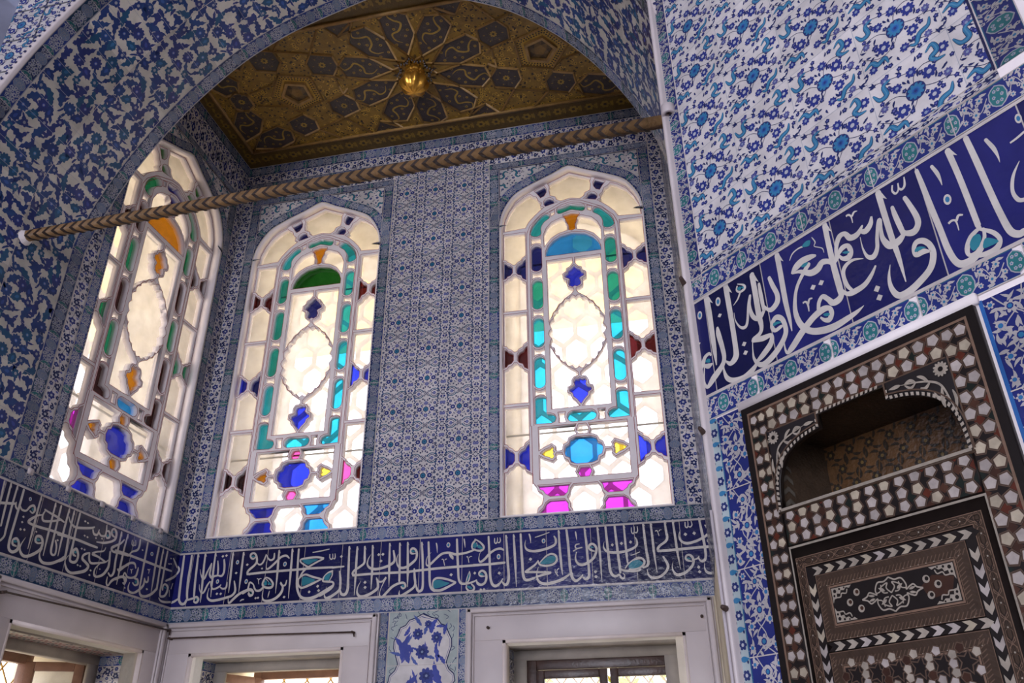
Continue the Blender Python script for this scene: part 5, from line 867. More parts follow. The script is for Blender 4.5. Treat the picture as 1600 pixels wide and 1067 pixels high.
frieze('large blue inscription band on the right wall above the inlaid cupboard', on_right, 0, 2.1, 2.995, 3.44, [.082, .395, .732, 1.086, 1.43, 1.77], INK_R, (5.0, -3.7, 3.0))

# ================================================================== marble window frames with deep lower windows
gM = 'marble window frames'
BOUNCEMARBLE = noisy('bounce_lit_marble', (0.85, 0.75, 0.71), rough=.4, var=.06)
def marble_frame(label, place, u0, u1, o0, o1, loc, zt=2.795):
    """Marble surround: flat band, sunk moulding, joints between jamb stones and lintel."""
    root = empty('marble_window_frame', loc, label, 'window frame', gM)
    def stone(name, x0, x1, z0, z1, d0=-.0, d1=-.035):
        m = MB(); m.box(x0, x1, d1, d0, z0, z1, fn=place); return m.build(name, MARBLE, root, bevel=.0018)
    zo = 2.545; b = .055; s_ = .075                          # flat outer band, then a stepped inner field
    stone('lintel', u0, u1, zo + .0112, zt)
    stone('jamb', u0, o0, 1.3, zo + .0110); stone('jamb', o1, u1, 1.3, zo + .0110)
    m = MB()
    for x0, x1, z0, z1 in ((u0 + .012, u1 - .012, zt - .042, zt - .006), (u0 + .012, u0 + .052, 1.3, zt - .006), (u1 - .052, u1 - .012, 1.3, zt - .006)):
        m.box(x0, x1, -.062, -.030, z0, z1, fn=place)
    m.build('raised_moulding', MARBLE, root, bevel=.010)
    m = MB()
    for x0, x1, z0, z1 in ((u0 + .058, u1 - .058, zt - .066, zt - .052), (u0 + .058, u0 + .070, 1.3, zt - .052), (u1 - .070, u1 - .058, 1.3, zt - .052)):
        m.box(x0, x1, -.050, -.030, z0, z1, fn=place)
    m.build('inner_bead', MARBLE, root, bevel=.005)
    # inner return of the opening, its pale marble brightened for bounced sunlight
    m = MB(); m.box(o0, o0 + .022, -.034, .10, 1.3, zo + .01, fn=place); m.box(o1 - .022, o1, -.034, .10, 1.3, zo + .01, fn=place); m.box(o0, o1, -.034, .10, zo - .012, zo + .012, fn=place)
    tag(m.build('bounce_lit_reveal', BOUNCEMARBLE, root), 'inner edge of the opening, paled for bounced sunlight')
    return root
marble_frame('grey marble frame of the left back window, with an iron rod across its lintel', on_b, .004, 1.85, .26, 1.575, (.92, 0, 1.3))
marble_frame('grey marble frame of the right back window, with two iron pins in its lintel', on_b, 2.545, 4.385, 2.83, 4.165, (3.47, 0, 1.3))
marble_frame('grey marble frame of the window on the left wall', on_l, -1.93, -.064, -1.70, -.29, (0, -.95, 1.3))

gR = 'iron rods on the marble lintels'
def rod(label, place, u0, u1, z0, z1):
    root = empty('curtain_rod', place(u0, -.06, z0), label, 'rod', gR)
    m = MB(); m.tube([place(u0, -.075, z0), place((u0 + u1) / 2, -.075, (z0 + z1) / 2 + .004), place(u1, -.075, z1)], .0065, 6); m.tube([place(u1, -.075, z1), place(u1 + .006, -.072, z1 - .035)], .0055, 6); m.build('bar', IRON, root)
    for a_, z_ in ((u0 + .015, z0), (u1 - .01, z1)):
        m = MB(); m.tube([place(a_, -.036, z_), place(a_, -.085, z_)], .010, 8); m.build('wall_pin', IRON, root)
rod('thin rusty rod across the lintel of the left back window', on_b, .075, 1.665, 2.672, 2.655)
rod('thin rusty rod across the lintel of the left wall window', on_l, -1.86, -.06, 2.690, 2.735)
for u, z, l in ((2.722, 2.645, 'rusty pin at the left end of the right marble lintel'), (4.292, 2.655, 'rusty pin at the right end of the right marble lintel')):
    m = MB(); m.tube([(u, -.035, z), (u, -.06, z)], .011, 10); tag(m.build('iron_pin', IRON), l, 'pin')

def lower_niche(place, o0, o1, ceil_mat, tile_fn_l, tiles_side):
    m = MB(); m.box(o0 - .02, o1 + .02, .165, 1.04, 2.53, 2.56, fn=place); return m

# ---- wooden casements at the back of the lower window niches
def casement(name, label, place, a0, a1, zt, d, leaves, open_leaf=None):
    root = empty(name, place((a0 + a1) / 2, d, 1.6), label, 'window', None, 'structure')
    m = MB()
    for x0, x1, z0, z1 in ((a0, a0 + .075, 1.6, zt), (a1 - .075, a1, 1.6, zt), (a0 + .075, a1 - .075, zt - .07, zt)): m.box(x0, x1, d, d + .07, z0, z1, fn=place)
    m.build('frame', DARKWOOD if leaves else REDWOOD, root, bevel=.004)
    for x0, x1 in leaves:
        lf = MB()
        for q in ((x0, x0 + .06, 1.6, zt - .075), (x1 - .06, x1, 1.6, zt - .075), (x0 + .06, x1 - .06, zt - .135, zt - .075)): lf.box(q[0], q[1], d - .02, d + .03, q[2], q[3], fn=place)
        o = lf.build('sash', DARKWOOD, root, bevel=.004)
        g = MB(); g.face([place(x0 + .06, d + .01, 1.6), place(x1 - .06, d + .01, 1.6), place(x1 - .06, d + .01, zt - .135), place(x0 + .06, d + .01, zt - .135)]); g.build('glass_pane', GL['window'], o)
    if open_leaf:
        P, w, zt2 = open_leaf                                 # hinge corner and free corner of a leaf standing open
        (x0, y0), (x1, y1) = P; dx, dy = x1 - x0, y1 - y0; ln = math.hypot(dx, dy); nx, ny = -dy / ln, dx / ln
        def lp(t, q, z): return place(x0 + dx / ln * t + nx * q, y0 + dy / ln * t + ny * q, z)
        lf = MB()
        for q in ((0, .07, 1.6, zt2), (ln - .07, ln, 1.6, zt2), (.07, ln - .07, zt2 - .065, zt2)): lf.box(q[0], q[1], -.02, .02, q[2], q[3], fn=lp)
        o = lf.build('open_leaf', REDWOOD, root, bevel=.004)
        g = MB(); g.face([lp(.07, 0, 1.6), lp(ln - .07, 0, 1.6), lp(ln - .07, 0, zt2 - .065), lp(.07, 0, zt2 - .065)]); g.build('glass_pane', GL['window'], o)
    return root
casement('window_6', 'dark wooden casement with two glazed leaves behind the right marble frame', on_b, 2.94, 4.16, 2.450, .33, [(3.015, 3.555), (3.575, 4.115)])
casement('window_5', 'brown wooden casement with one leaf standing open behind the left back marble frame', on_b, .40, 1.558, 2.512, .80, [], (((.47, .79), (.30, .34)), .5, 2.452))
casement('window_4', 'reddish wooden casement with one leaf standing open behind the left wall marble frame', on_l, -1.658, -.45, 2.528, .80, [], (((-.53, .79), (-.36, .40)), .5, 2.472))
# brass lattice of the outer grilles
def brass_lattice(label, place, a0, a1, z0, z1, d, step=.12):
    m = MB(); n = int((a1 - a0) / step) + 8
    for k in range(-8, n):
        for sg in (1, -1):
            x = a0 + k * step; p0 = [x, z0]; p1 = [x + sg * (z1 - z0) * .8, z1]
            if sg < 0: p0[0] += (z1 - z0) * .8; p1[0] += (z1 - z0) * .8
            t0, t1 = 0.0, 1.0
            for lim, s_ in ((a0, 1), (a1, -1)):
                f0, f1 = s_ * (p0[0] - lim), s_ * (p1[0] - lim)
                if f0 < 0 and f1 < 0: t1 = -1; break
                if f0 < 0: t0 = max(t0, f0 / (f0 - f1))
                if f1 < 0: t1 = min(t1, f0 / (f0 - f1))
            if t1 - t0 < .02: continue
            q = lambda t: place(p0[0] + (p1[0] - p0[0]) * t, d, p0[1] + (p1[1] - p0[1]) * t)
            m.tube([q(t0), q(t1)], .007, 6)
    return tag(m.build('window_lattice', BRASS), label, 'lattice', 'lattices of the lower windows')
brass_lattice('brass diamond lattice outside the left back window', on_b, .40, 1.558, 1.6, 2.45, .93, .22)
brass_lattice('brass lattice outside the left wall window', on_l, -1.66, -.45, 1.6, 2.50, .93, .20)
brass_lattice('pale lattice seen through the panes of the right back window', on_b, 2.84, 4.09, 1.6, 2.5, .80, .14)
# niche walls: tiled sides, plain heads; painted head in the left one
AGED = noisy('aged_plaster', (0.40, 0.36, 0.32), rough=.9, var=.15)
def niche_lining(label, place, o0, o1, side_hi, painted=False):
    root = empty('window_niche_lining', place((o0 + o1) / 2, .5, 1.6), label, 'niche lining', 'linings of the lower window niches')
    m = MB(); m.box(o0 + .002, o1 - .002, .102, .30, 2.518, 2.529, fn=place); h = m.build('head', AGED, root)
    m = MB(); m.box(o0 + .002, o1 - .002, .30, .40, 2.450, 2.529, fn=place); m.box(o0 + .002, o0 + .10, .30, .33, 1.6, 2.45, fn=place); m.box(o1 - .10, o1 - .002, .30, .33, 1.6, 2.45, fn=place); m.build('inner_lintel', AGED, root)
    if painted:
        g = Pat(); r = random.Random(3); g.rect(o0, .10, o1, .30, (0.42, 0.36, 0.33), 0)
        for i in range(int((o1 - o0) / .07)):
            for j in range(3): g.flower(o0 + .035 + i * .07, .13 + j * .06 + (i % 2) * .035, .03, 4, (0.25, 0.05, 0.06) if (i + j) % 2 else (0.05, 0.05, 0.07), (0.5, 0.45, 0.4), 1)
        m = MB(); emit(m, g, lambda u, v, h: np.array([place(a, b, 2.5178 - c) for a, b, c in zip(u, v, h)])); tag(m.build('painted_head', PAINT, root), 'red and white painted head of the niche')
    m = MB()
    for x, sg in (((o1, -1),) if side_hi else ((o0, 1),)):
        f = lambda u, v, h, x=x, sg=sg: np.array([place(x + sg * c, a, b) for a, b, c in zip(u, v, h)])
        strip(m, f, BORD, BORD_L, .102, 2.44, .197, 0, .077); strip(m, f, FLOR, .30, .102, 2.34, .197, 0, .10, .105)
        field(m, f, CENT, .303, .25, 2.1, (.102, 1.6, .299, 2.34))
    m.build('tiled_side', GLAZE, root)
niche_lining('tiled niche of the left back window', on_b, .312, 1.558, False)
niche_lining('tiled niche of the right back window', on_b, 2.842, 4.088, False)
niche_lining('tiled niche of the left wall window with a painted head', on_l, -1.658, -.342, True, True)
# foliage of the garden outside
def bush(label, cx, cy, cz, rad, n, seed):
    r = random.Random(seed); m = MB()
    for k in range(n):
        v = Vector((r.gauss(0, 1), r.gauss(0, 1), r.gauss(0, 1))).normalized() * rad * r.uniform(.6, 1); c = Vector((cx, cy, cz)) + v; a = Vector((r.gauss(0, 1), r.gauss(0, 1), r.gauss(0, 1))).normalized() * .12; b = a.cross(Vector((r.gauss(0, 1), r.gauss(0, 1), r.gauss(0, 1)))).normalized() * .05
        m.face([c - a, c + b, c + a, c - b])
    root = empty('garden_tree', (cx, cy, 0), label, 'tree', 'trees outside the windows'); m.build('foliage', LEAF, root); t = MB(); t.tube([(cx, cy, -3), (cx, cy, cz)], .15, 8); t.build('trunk', REDWOOD, root)
LEAF = noisy('sunlit_leaves', (0.42, 0.50, 0.08), rough=.6, var=.3, scale=3)
bush('yellow green tree outside the left back window', .6, 7.2, 3.0, 1.5, 900, 1)
bush('yellow green tree outside the right back window', 3.6, 9.0, 2.6, 1.5, 700, 2)

# ================================================================== right wall tiles
m = MB(); field(m, on_right, RFLD, .3135, .226, 4.348, (.092, 3.595, 1.41, 7.9)); thing_mesh(m, 'tilework', 'large white flowered tile field on the right wall above the inscription', 'tile panel')
m = MB(); strip(m, on_right, [RBOR], .31, .088, 3.52, 4.4, math.pi / 2, .088, .085, 0, (.55, .95)); thing_mesh(m, 'tile_border', 'upright blue border tiles at the left edge of the right wall field', 'tile border', 'borders of the right wall')
m = MB(); strip(m, on_right, [RBOR], .31, 1.535, 3.60, 4.4, math.pi / 2, .115, .085, 0, (.5, .8)); g = Pat().rect(1.409, 3.6, 1.417, 7.9, INK, 5); emit(m, g, on_right); thing_mesh(m, 'tile_border', 'upright dark border tiles right of the white flowered field, top right', 'tile border', 'borders of the right wall')
m = MB(); strip(m, on_right, [RBOR], .31, 0, 3.452, 2.1, 0, .105, .085, .0, (.7, 1.05)); thing_mesh(m, 'tile_border', 'border tiles above the large right inscription', 'tile border', 'borders of the right wall')
m = MB(); strip(m, on_right, FLOR, .30, .09, 3.560, 1.33, 0, .036, .105, .0022, (.75, .95)); thing_mesh(m, 'flowered_tile_strip', 'worn cream strip at the foot of the white field above the large inscription', 'tile strip')
m = MB(); strip(m, on_right, [RBOR], .34, 0.02, 2.893, 2.1, 0, .096, .085, 0, (.8, 1.1), phase=.2); thing_mesh(m, 'tile_border', 'border tiles with turquoise cartouches between the large inscription and the cupboard', 'tile border', 'borders of the right wall')
def lily(label, u0, u1, z0, z1):
    m = MB(); z = z1 - .30; k = 0
    while z > z0 - .3:
        x = u0
        while x < u1 - .005: emit(m, LILY[k % 2], on_right, (u0, z0, u1, z1), 0, rnd.uniform(.85, 1.1), dx=x, dy=z); x += .145; k += 1
        g = Pat().rect(u0, z - .002, u1, z + .002, GROUT, 5); emit(m, g, on_right, (u0, z0, u1, z1)); z -= .30
    return thing_mesh(m, 'tilework', label, 'tile panel')
lily('narrow bright blue lily tiles between corner shaft and inlaid cupboard', .060, .196, 1.3, 2.885)
lily('bright blue lily tiles right of the inlaid cupboard', 1.155, 1.60, 1.3, 2.87)
m = MB()
z = 2.88
while z > 1.3:
    z -= .20; emit(m, GREEN, on_right, None, 0, rnd.uniform(.85, 1.1), dx=.012, dy=z)
thing_mesh(m, 'tile_strip', 'narrow pale strip of dark blossoms and turquoise leaves beside the corner shaft', 'tile strip')
m = MB(); g = Pat().rect(1.145, 1.3, 1.157, 2.872, mul(AZURE, .9), 1); emit(m, g, on_right, None, .001); thing_mesh(m, 'tile_edging', 'thin azure edging line right of the inlaid cupboard', 'edging')
# ---- marble corner shaft, moulded, from floor to arch
cx, cy = 4.372, -3.105
m = MB(); N_ = 18
prof = [(.0215 + .004 * math.cos(3 * t)) for t in np.linspace(0, 2 * math.pi, N_, endpoint=False)]
m.faces([(cx + r_ * math.cos(2 * math.pi * k / N_), cy + r_ * math.sin(2 * math.pi * k / N_), z) for z in (0, 8.3) for k, r_ in enumerate(prof)], [(k, (k + 1) % N_, N_ + (k + 1) % N_, N_ + k) for k in range(N_)])
SH = m.build('corner_shaft', MARBLE, None, True); tag(SH, 'slim rounded marble shaft in the corner between arch and right wall', 'shaft')
m = MB(); m.tube([(4.372 - .024, -3.125, 0), (4.372 - .024, -3.125, 1.5), (4.372 - .023, -3.126, 2.52)], .006, 8); tag(m.build('cable', CABLE), 'pale cable running down the marble corner shaft', 'cable')
for z, l in ((3.548, 'rusty iron stub in the corner shaft beside the large inscription'), (2.842, 'small rusty iron stub low on the corner shaft'), (2.158, 'tiny rusty stub at the bottom of the corner shaft')):
    m = MB(); m.tube([(4.36, -3.11, z), (4.345, -3.175, z - .004)], [.013, .009], 8); tag(m.build('iron_stub', IRON), l, 'stub')
# small marble lug with a hole in its underside, beside the beam end
root = empty('marble_lug', (4.388, -3.135, 4.53), 'small marble lug with a dark hole underneath, beside the right end of the tie beam', 'lug')
m = MB(); NN = 16; pr_ = [(.0, .030), (.026, .030), (.033, .024), (.034, -.026), (.028, -.031), (.018, -.030), (.017, .0)]
m.faces([(4.388 + r_ * math.cos(2 * math.pi * k / NN), -3.135 + r_ * math.sin(2 * math.pi * k / NN), 4.555 + z) for r_, z in pr_ for k in range(NN)], [(i * NN + k, i * NN + (k + 1) % NN, (i + 1) * NN + (k + 1) % NN, (i + 1) * NN + k) for i in range(len(pr_) - 1) for k in range(NN)]); m.build('collar', MARBLE, root, True)
m = MB(); m.face([(4.388 + .0175 * math.cos(2 * math.pi * k / NN), -3.135 + .0175 * math.sin(2 * math.pi * k / NN), 4.548) for k in range(NN)]); m.build('hole_shade_disc', IRON, root)  # dark disc stands in for the shade inside the hole

# ================================================================== tie beam with painted chevrons
root = empty('tie_beam', (2.19, -2.46, 4.97), 'brown tie beam painted with chevrons spanning the arch', 'beam')
bx0, bx1, by, bz, hw, hh = .0, 4.372, -2.45, 4.972, .034, .038
m = MB(); sec = [(-hw, hh * .55), (-hw * .45, hh), (hw * .45, hh), (hw, hh * .55), (hw, -hh * .55), (hw * .45, -hh), (-hw * .45, -hh), (-hw, -hh * .55)]
m.faces([(x, by - .155 * x / 4.372 + a, bz + b) for x in (bx0, bx1) for a, b in sec], [(k, (k + 1) % 8, 8 + (k + 1) % 8, 8 + k) for k in range(8)] + [tuple(range(8)), tuple(range(8, 16))], (0.24, 0.14, 0.06)); m.build('beam_body', PAINT, root)
m = MB(); st = .072; k = 0
dk = (0.030, 0.018, 0.013); e = .0012
skew = lambda x: by - .155 * x / 4.372
def pt_on(a, b, x): return (x, skew(x) + a * (1 + .03), bz + b * (1 + .03))
x = bx0 + .03
while x < bx1 - .13:
    # front face: strokes leaning one way; lower faces: leaning back, so they meet in chevrons on the arris
    a0, a1 = (-hw * .45, hh), (-hw, hh * .55); a2 = (-hw, -hh * .30); a3 = (-hw, -hh * .55); a4 = (-hw * .45, -hh); a5 = (hw * .7, -hh)
    wd = .027; sk = .040
    for (q0, s0), (q1, s1) in (((a0, sk + .020), (a1, sk)), ((a1, sk), (a2, .008)), ((a2, .008), (a3, 0)), ((a3, 0), (a4, .024)), ((a4, .024), (a5, .070))):
        m.face([pt_on(*q0, x + s0), pt_on(*q0, x + s0 + wd), pt_on(*q1, x + s1 + wd), pt_on(*q1, x + s1)], dk)
    x += st
tag(m.build('chevron_stripes', PAINT, root), 'dark painted chevron stripes')
m = MB(); m.tube([(.0, by, bz - .01), (.03, by, bz - .005)], [.058, .046], 10); tag(m.build('plaster_socket', PLASTER, root), 'white plaster patch where the beam enters the left jamb')

# ================================================================== gilded ceiling
GD = (0.46, 0.28, 0.032); GD2 = (0.24, 0.14, 0.018); DK = (0.050, 0.038, 0.036); SPOT = (0.035, 0.02, 0.010); GSC = (0.36, 0.23, 0.035)
m = MB(); m.box(-1.0, 5.4, -3.0, 1.0, ZS + .02, ZS + .12); ceil = m.build('ceiling', PLASTER); tag(ceil, 'flat gilded and painted ceiling of the alcove', 'ceiling', kind='structure')
X0, X1, Y0, Y1 = .16, 4.24, -1.64, -.24; CX, CY = 2.2, -.94
on_c = lambda u, v, h: np.stack([u, v, ZS - h], 1)
g = Pat(); g.rect(0, -1.9, 4.4, 0, mul(GD2, .45), 0)
r = random.Random(11)
for k in range(int(4.4 / .16)):                                             # painted border scrolls
    for y in (-.115, -1.77):
        x = .08 + k * .16; g.flower(x, y, .05, 6, mul(GD, .55), SPOT, 1); g.leaf(x + .05, y - .03, .8, .08, .03, mul(GD, .6), .9, 1); g.leaf(x + .05, y + .03, -.8, .08, .03, mul(GD, .5), -.9, 1)
for k in range(10):
    for x in (.075, 4.32):
        y = -.2 - k * .155; g.flower(x, y, .04, 6, mul(GD, .5), SPOT, 1); g.leaf(x, y + .05, 1.6, .07, .03, mul(GD, .5), .5, 1)
g.rect(X0, Y0, X1, Y1, GD2, 1.5)
m = MB(); emit(m, g, on_c); m.build('painted_border', PAINT, ceil)
F = Pat()                                                                    # gold ground with dark spots
for k in range(3600):
    x, y = r.uniform(X0, X1), r.uniform(Y0, Y1); q = r.random()
    if q < .55: F.circle(x, y, r.uniform(.007, .013), SPOT, 2, 6)
    elif q < .8: F.flower(x, y, .020, 6, GD, SPOT, 1.8)
    else: F.leaf(x, y, r.random() * 6.28, .035, .012, mul(GD, 1.15), 1.2, 1.9, 4)
m = MB(); emit(m, F, on_c, (X0, Y0, X1, Y1)); m.build('gold_ground', PAINT, ceil)
bat = []                                                                    # batten centre lines
panels = MB(); KC = (X0, Y0, X1, Y1)
def dark_panel(P, scroll=True, col=DK):
    P = np.array(P, float); q = clip_rect(P, KC)
    if q is None: return
    g = Pat(); g.poly(q, col, 4); c = P.mean(0); ax = P[np.argmax(np.linalg.norm(P - c, axis=1))] - c; ln = np.linalg.norm(ax); ax /= ln; n_ = np.array((-ax[1], ax[0]))
    W = lambda a, b: c + ax * a * ln + n_ * b * ln
    if scroll:
        g.line([W(-.62, .0), W(-.48, .14), (W(-.3, .02)), W(-.16, -.16), W(.08, -.02), W(.16, .2), W(.38, .18), W(.52, .0)], .020, GSC, 5, 4, True)
        for a, b in ((-.2, .22), (.0, .1), (.3, -.16), (.55, .2), (-.45, -.1), (.1, -.28), (.62, -.1)): g.flower(*W(a, b), .016, 6, mul(GSC, .9), SPOT, 5)
        for k in range(14): g.leaf(*W(r.uniform(-.6, .6), r.uniform(-.3, .3)), r.random() * 6.28, .03, .009, (0.11, 0.085, 0.05), 1.2, 4.5, 4)
    else:
        g.flower(*c, .036, 8, GSC, SPOT, 5)
        for k in range(6): g.leaf(*(c + .075 * np.array((math.cos(k * 1.047), math.sin(k * 1.047)))), k * 1.047, .024, .012, mul(GSC, .8), 0, 5, 4)
        for k in range(12): g.leaf(*W(r.uniform(-.6, .6), r.uniform(-.4, .4)), r.random() * 6.28, .03, .009, (0.10, 0.08, 0.055), 1.2, 4.5, 4)
    emit(panels, g, on_c, KC)
    n = len(P)
    for i in range(n): bat.append((P[i], P[(i + 1) % n]))
def star(cx, cy, ph=math.pi / 10):
    for k in range(10):
        a = ph + k * math.pi / 5; c, s_ = math.cos(a), math.sin(a); T = lambda u, v: (cx + u * c - v * s_, cy + u * s_ + v * c)
        if cx == CX:
            pass
        dark_panel([T(.205, 0), T(.430, .137), T(.655, .130), T(.725, 0), T(.655, -.130), T(.430, -.137)])
        bat.append((np.array(T(.215, 0)), np.array(T(.135, .052)))); bat.append((np.array(T(.215, 0)), np.array(T(.135, -.052))))
for dx, dy in ((0, 0), (2.19, .71), (2.19, -.71), (-2.19, .71), (-2.19, -.71)): star(CX + dx, CY + dy)
HX = [(-.150, 0), (-.100, .125), (.100, .125), (.150, 0), (.100, -.125), (-.100, -.125)]
for sx in (1, -1):
    for sy in (1, -1):
        for d, a0 in ((.872, 18), (1.405, 18), (.872, 54)):
            a = math.radians(a0); c = (CX + sx * d * math.cos(a), CY + sy * d * math.sin(a)); ux = np.array((sx * math.cos(a), sy * math.sin(a))); uy = np.array((-ux[1], ux[0]))
            dark_panel([c + ux * p + uy * q for p, q in HX], False)
    # hexagon on the axis between the coffers and the end stars
    dark_panel([np.array((CX + sx * 1.80, CY)) + np.array((p, q)) * 1.0 for p, q in [(0, .14), (.10, .07), (.10, -.07), (0, -.14), (-.10, -.07), (-.10, .07)]], False)
    R_ = .258; pc = np.array((CX + sx * 1.21, CY)); pent = [pc + R_ * np.array((sx * -math.cos(t), math.sin(t))) for t in (math.pi / 5 + k * 2 * math.pi / 5 for k in range(5))]
    for i in range(5): bat.append((pent[i], pent[(i + 1) % 5]))
    ux = np.array((sx, 0))
    for sy in (1, -1):
        for (ax_, ay_), (bx_, by_) in (((.885, .419), (.672, .712)), ((.885, .419), (1.202, .522)), ((1.202, .522), (1.02, .70)), ((.773, .119), (.773, 0)), ((.773, .119), (.705, .06)), ((1.29, .245), (1.39, .15)), ((1.39, .15), (1.66, .085)), ((.555, .55), (.40, .66)), ((1.47, .58), (1.60, .70))):
            bat.append((np.array((CX + sx * ax_, CY + sy * ay_)), np.array((CX + sx * bx_, CY + sy * by_))))
panels.build('painted_panels', PAINT, ceil)
m = MB(); seen = set()
for a, b in bat:
    q = (round(float(a[0] + b[0]), 2), round(float(a[1] + b[1]), 2))
    if q in seen: continue
    seen.add(q)
    t0, t1 = 0.0, 1.0; ok = True
    for ax, lim, sg in ((0, X0, 1), (1, Y0, 1), (0, X1, -1), (1, Y1, -1)):
        f0, f1 = sg * (a[ax] - lim), sg * (b[ax] - lim)
        if f0 < 0 and f1 < 0: ok = False; break
        if f0 < 0: t0 = max(t0, f0 / (f0 - f1))
        if f1 < 0: t1 = min(t1, f0 / (f0 - f1))
    if not ok or t1 - t0 < .02: continue
    p0, p1 = a + (b - a) * t0, a + (b - a) * t1; d = (p1 - p0) / (np.linalg.norm(p1 - p0) + 1e-9); n_ = np.array((-d[1], d[0])); p0 = p0 - d * .006; p1 = p1 + d * .006
    V = []
    for p in (p0, p1):
        for w, h in ((-.011, 0), (-.006, .015), (.006, .015), (.011, 0)): V.append((p[0] + n_[0] * w, p[1] + n_[1] * w, ZS - .001 - h))
    m.faces(V, [(0, 1, 5, 4), (1, 2, 6, 5), (2, 3, 7, 6), (0, 1, 2, 3), (4, 5, 6, 7)])
for x0, x1, y0, y1 in ((X0, X1, Y0 - .014, Y0 + .014), (X0, X1, Y1 - .014, Y1 + .014), (X0 - .014, X0 + .014, Y0, Y1), (X1 - .014, X1 + .014, Y0, Y1)): m.box(x0, x1, y0, y1, ZS - .024, ZS)
m.build('gilt_battens', BATTEN, ceil)
# star of points around the boss
m = MB()
for k in range(10):
    a = k * math.pi / 5; T = lambda u, v: (CX + u * math.cos(a) - v * math.sin(a), CY + u * math.sin(a) + v * math.cos(a), ZS - .006)
    m.face([T(.10, -.045), T(.165, -.05), T(.40, 0), T(.165, .05), T(.10, .045)], GD2); m.face([(p[0], p[1], p[2] - .002) for p in (T(.19, -.016), T(.222, 0), T(.19, .016), T(.165, 0))], SPOT)
m.build('star_points', PAINT, ceil)
# ---- pentagonal coffers
for sx, l in ((-1, 'pentagonal coffer in the gilded ceiling, left of the boss'), (1, 'pentagonal coffer in the gilded ceiling, right of the boss')):
    pc = (CX + sx * 1.21, CY); root = empty('ceiling_coffer', (pc[0], pc[1], ZS), l, 'coffer', 'pentagonal ceiling coffers')
    A = [math.pi / 5 + k * 2 * math.pi / 5 for k in range(5)]; P = lambda R_, z: [(pc[0] - sx * R_ * math.cos(t), pc[1] + R_ * math.sin(t), z) for t in A]
    m = MB(); a, b = P(.245, ZS - .004), P(.165, ZS - .004); m.faces(a + b, [(i, (i + 1) % 5, 5 + (i + 1) % 5, 5 + i) for i in range(5)], GD); g = Pat()
    for i in range(5):
        for t in np.linspace(.06, .94, 9):
            for R_ in (.232, .205):
                q0 = np.array(P(R_, 0)[i][:2]); q1 = np.array(P(R_, 0)[(i + 1) % 5][:2]); g.circle(*(q0 + (q1 - q0) * t), .009, SPOT, 9, 6)
    emit(m, g, on_c); m.build('spotted_border', PAINT, root)
    m = MB(); rings = [P(.168, ZS - .004), P(.160, ZS - .030), P(.130, ZS - .030), P(.122, ZS - .004)]
    for u, v in zip(rings, rings[1:]): m.faces(u + v, [(i, (i + 1) % 5, 5 + (i + 1) % 5, 5 + i) for i in range(5)])
    m.build('gilt_moulding', BATTEN, root)
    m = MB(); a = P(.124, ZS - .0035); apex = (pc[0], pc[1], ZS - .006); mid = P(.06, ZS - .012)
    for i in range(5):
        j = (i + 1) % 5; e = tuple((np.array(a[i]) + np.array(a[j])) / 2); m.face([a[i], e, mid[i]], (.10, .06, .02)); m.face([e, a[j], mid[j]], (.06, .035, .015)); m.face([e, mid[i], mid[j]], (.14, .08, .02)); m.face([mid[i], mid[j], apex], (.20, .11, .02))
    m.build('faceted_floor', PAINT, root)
# ---- gilded boss
root = empty('ceiling_boss', (CX, CY, ZS), 'gilded lobed boss hanging from the middle of the ceiling', 'boss')
m = MB(); N_ = 64; PR = [(.088, 0, 1), (.100, -.012, 1), (.100, -.040, 1), (.092, -.048, 1), (.092, -.060, 1), (.104, -.068, 1), (.104, -.092, 1), (.098, -.100, 1), (.122, -.122, 0), (.140, -.160, 0), (.136, -.200, 0), (.112, -.245, 0), (.070, -.282, 0), (.028, -.300, 0), (.006, -.304, 0)]
V = []
for r_, z, oct_ in PR:
    for k in range(N_):
        t = 2 * math.pi * k / N_; f = (t * 8 / (2 * math.pi)) % 1.0
        rib = (.93 / math.cos((f - .5) * math.pi / 4) * (1 - .22 * max(0, abs(f - .5) - .36) / .14)) if oct_ else (1.02 - .22 * abs(2 * f - 1) + .05 * abs(math.sin(4 * math.pi * f)))
        V.append((CX + r_ * rib * math.cos(t), CY + r_ * rib * math.sin(t), ZS - .004 + z * .92))
m.faces(V, [(i * N_ + k, i * N_ + (k + 1) % N_, (i + 1) * N_ + (k + 1) % N_, (i + 1) * N_ + k) for i in range(len(PR) - 1) for k in range(N_)] + [tuple(range((len(PR) - 1) * N_, len(PR) * N_))]); m.build('lobed_drop', GOLD, root)
m = MB()
for k in range(8):
    a = k * math.pi / 4
    for j in range(7):
        t = (j - 3) / 3; u, v = .175 - .060 * abs(t), t * .065; m.box(-.006, .006, -.006, .006, -.026, .0, fn=lambda x, y, z: (CX + (u + x) * math.cos(a) - (v + y) * math.sin(a), CY + (u + x) * math.sin(a) + (v + y) * math.cos(a), ZS - .006 + z))
tag(m.build('pierced_collar', noisy('grey_metal', (.14, .13, .13), rough=.4, metal=.6, var=.2), root), 'grey pierced collar of small points')
m = MB(); m.tube([(3.62, -1.62, ZS - .02), (3.78, -1.2, ZS - .03), (3.95, -.9, ZS - .025), (4.20, -.85, ZS - .02), (4.38, -.8, 7.52)], .007, 6); tag(m.build('ceiling_wire', BROWNCABLE), 'thin brown wire along the right end of the gilded ceiling', 'wire')

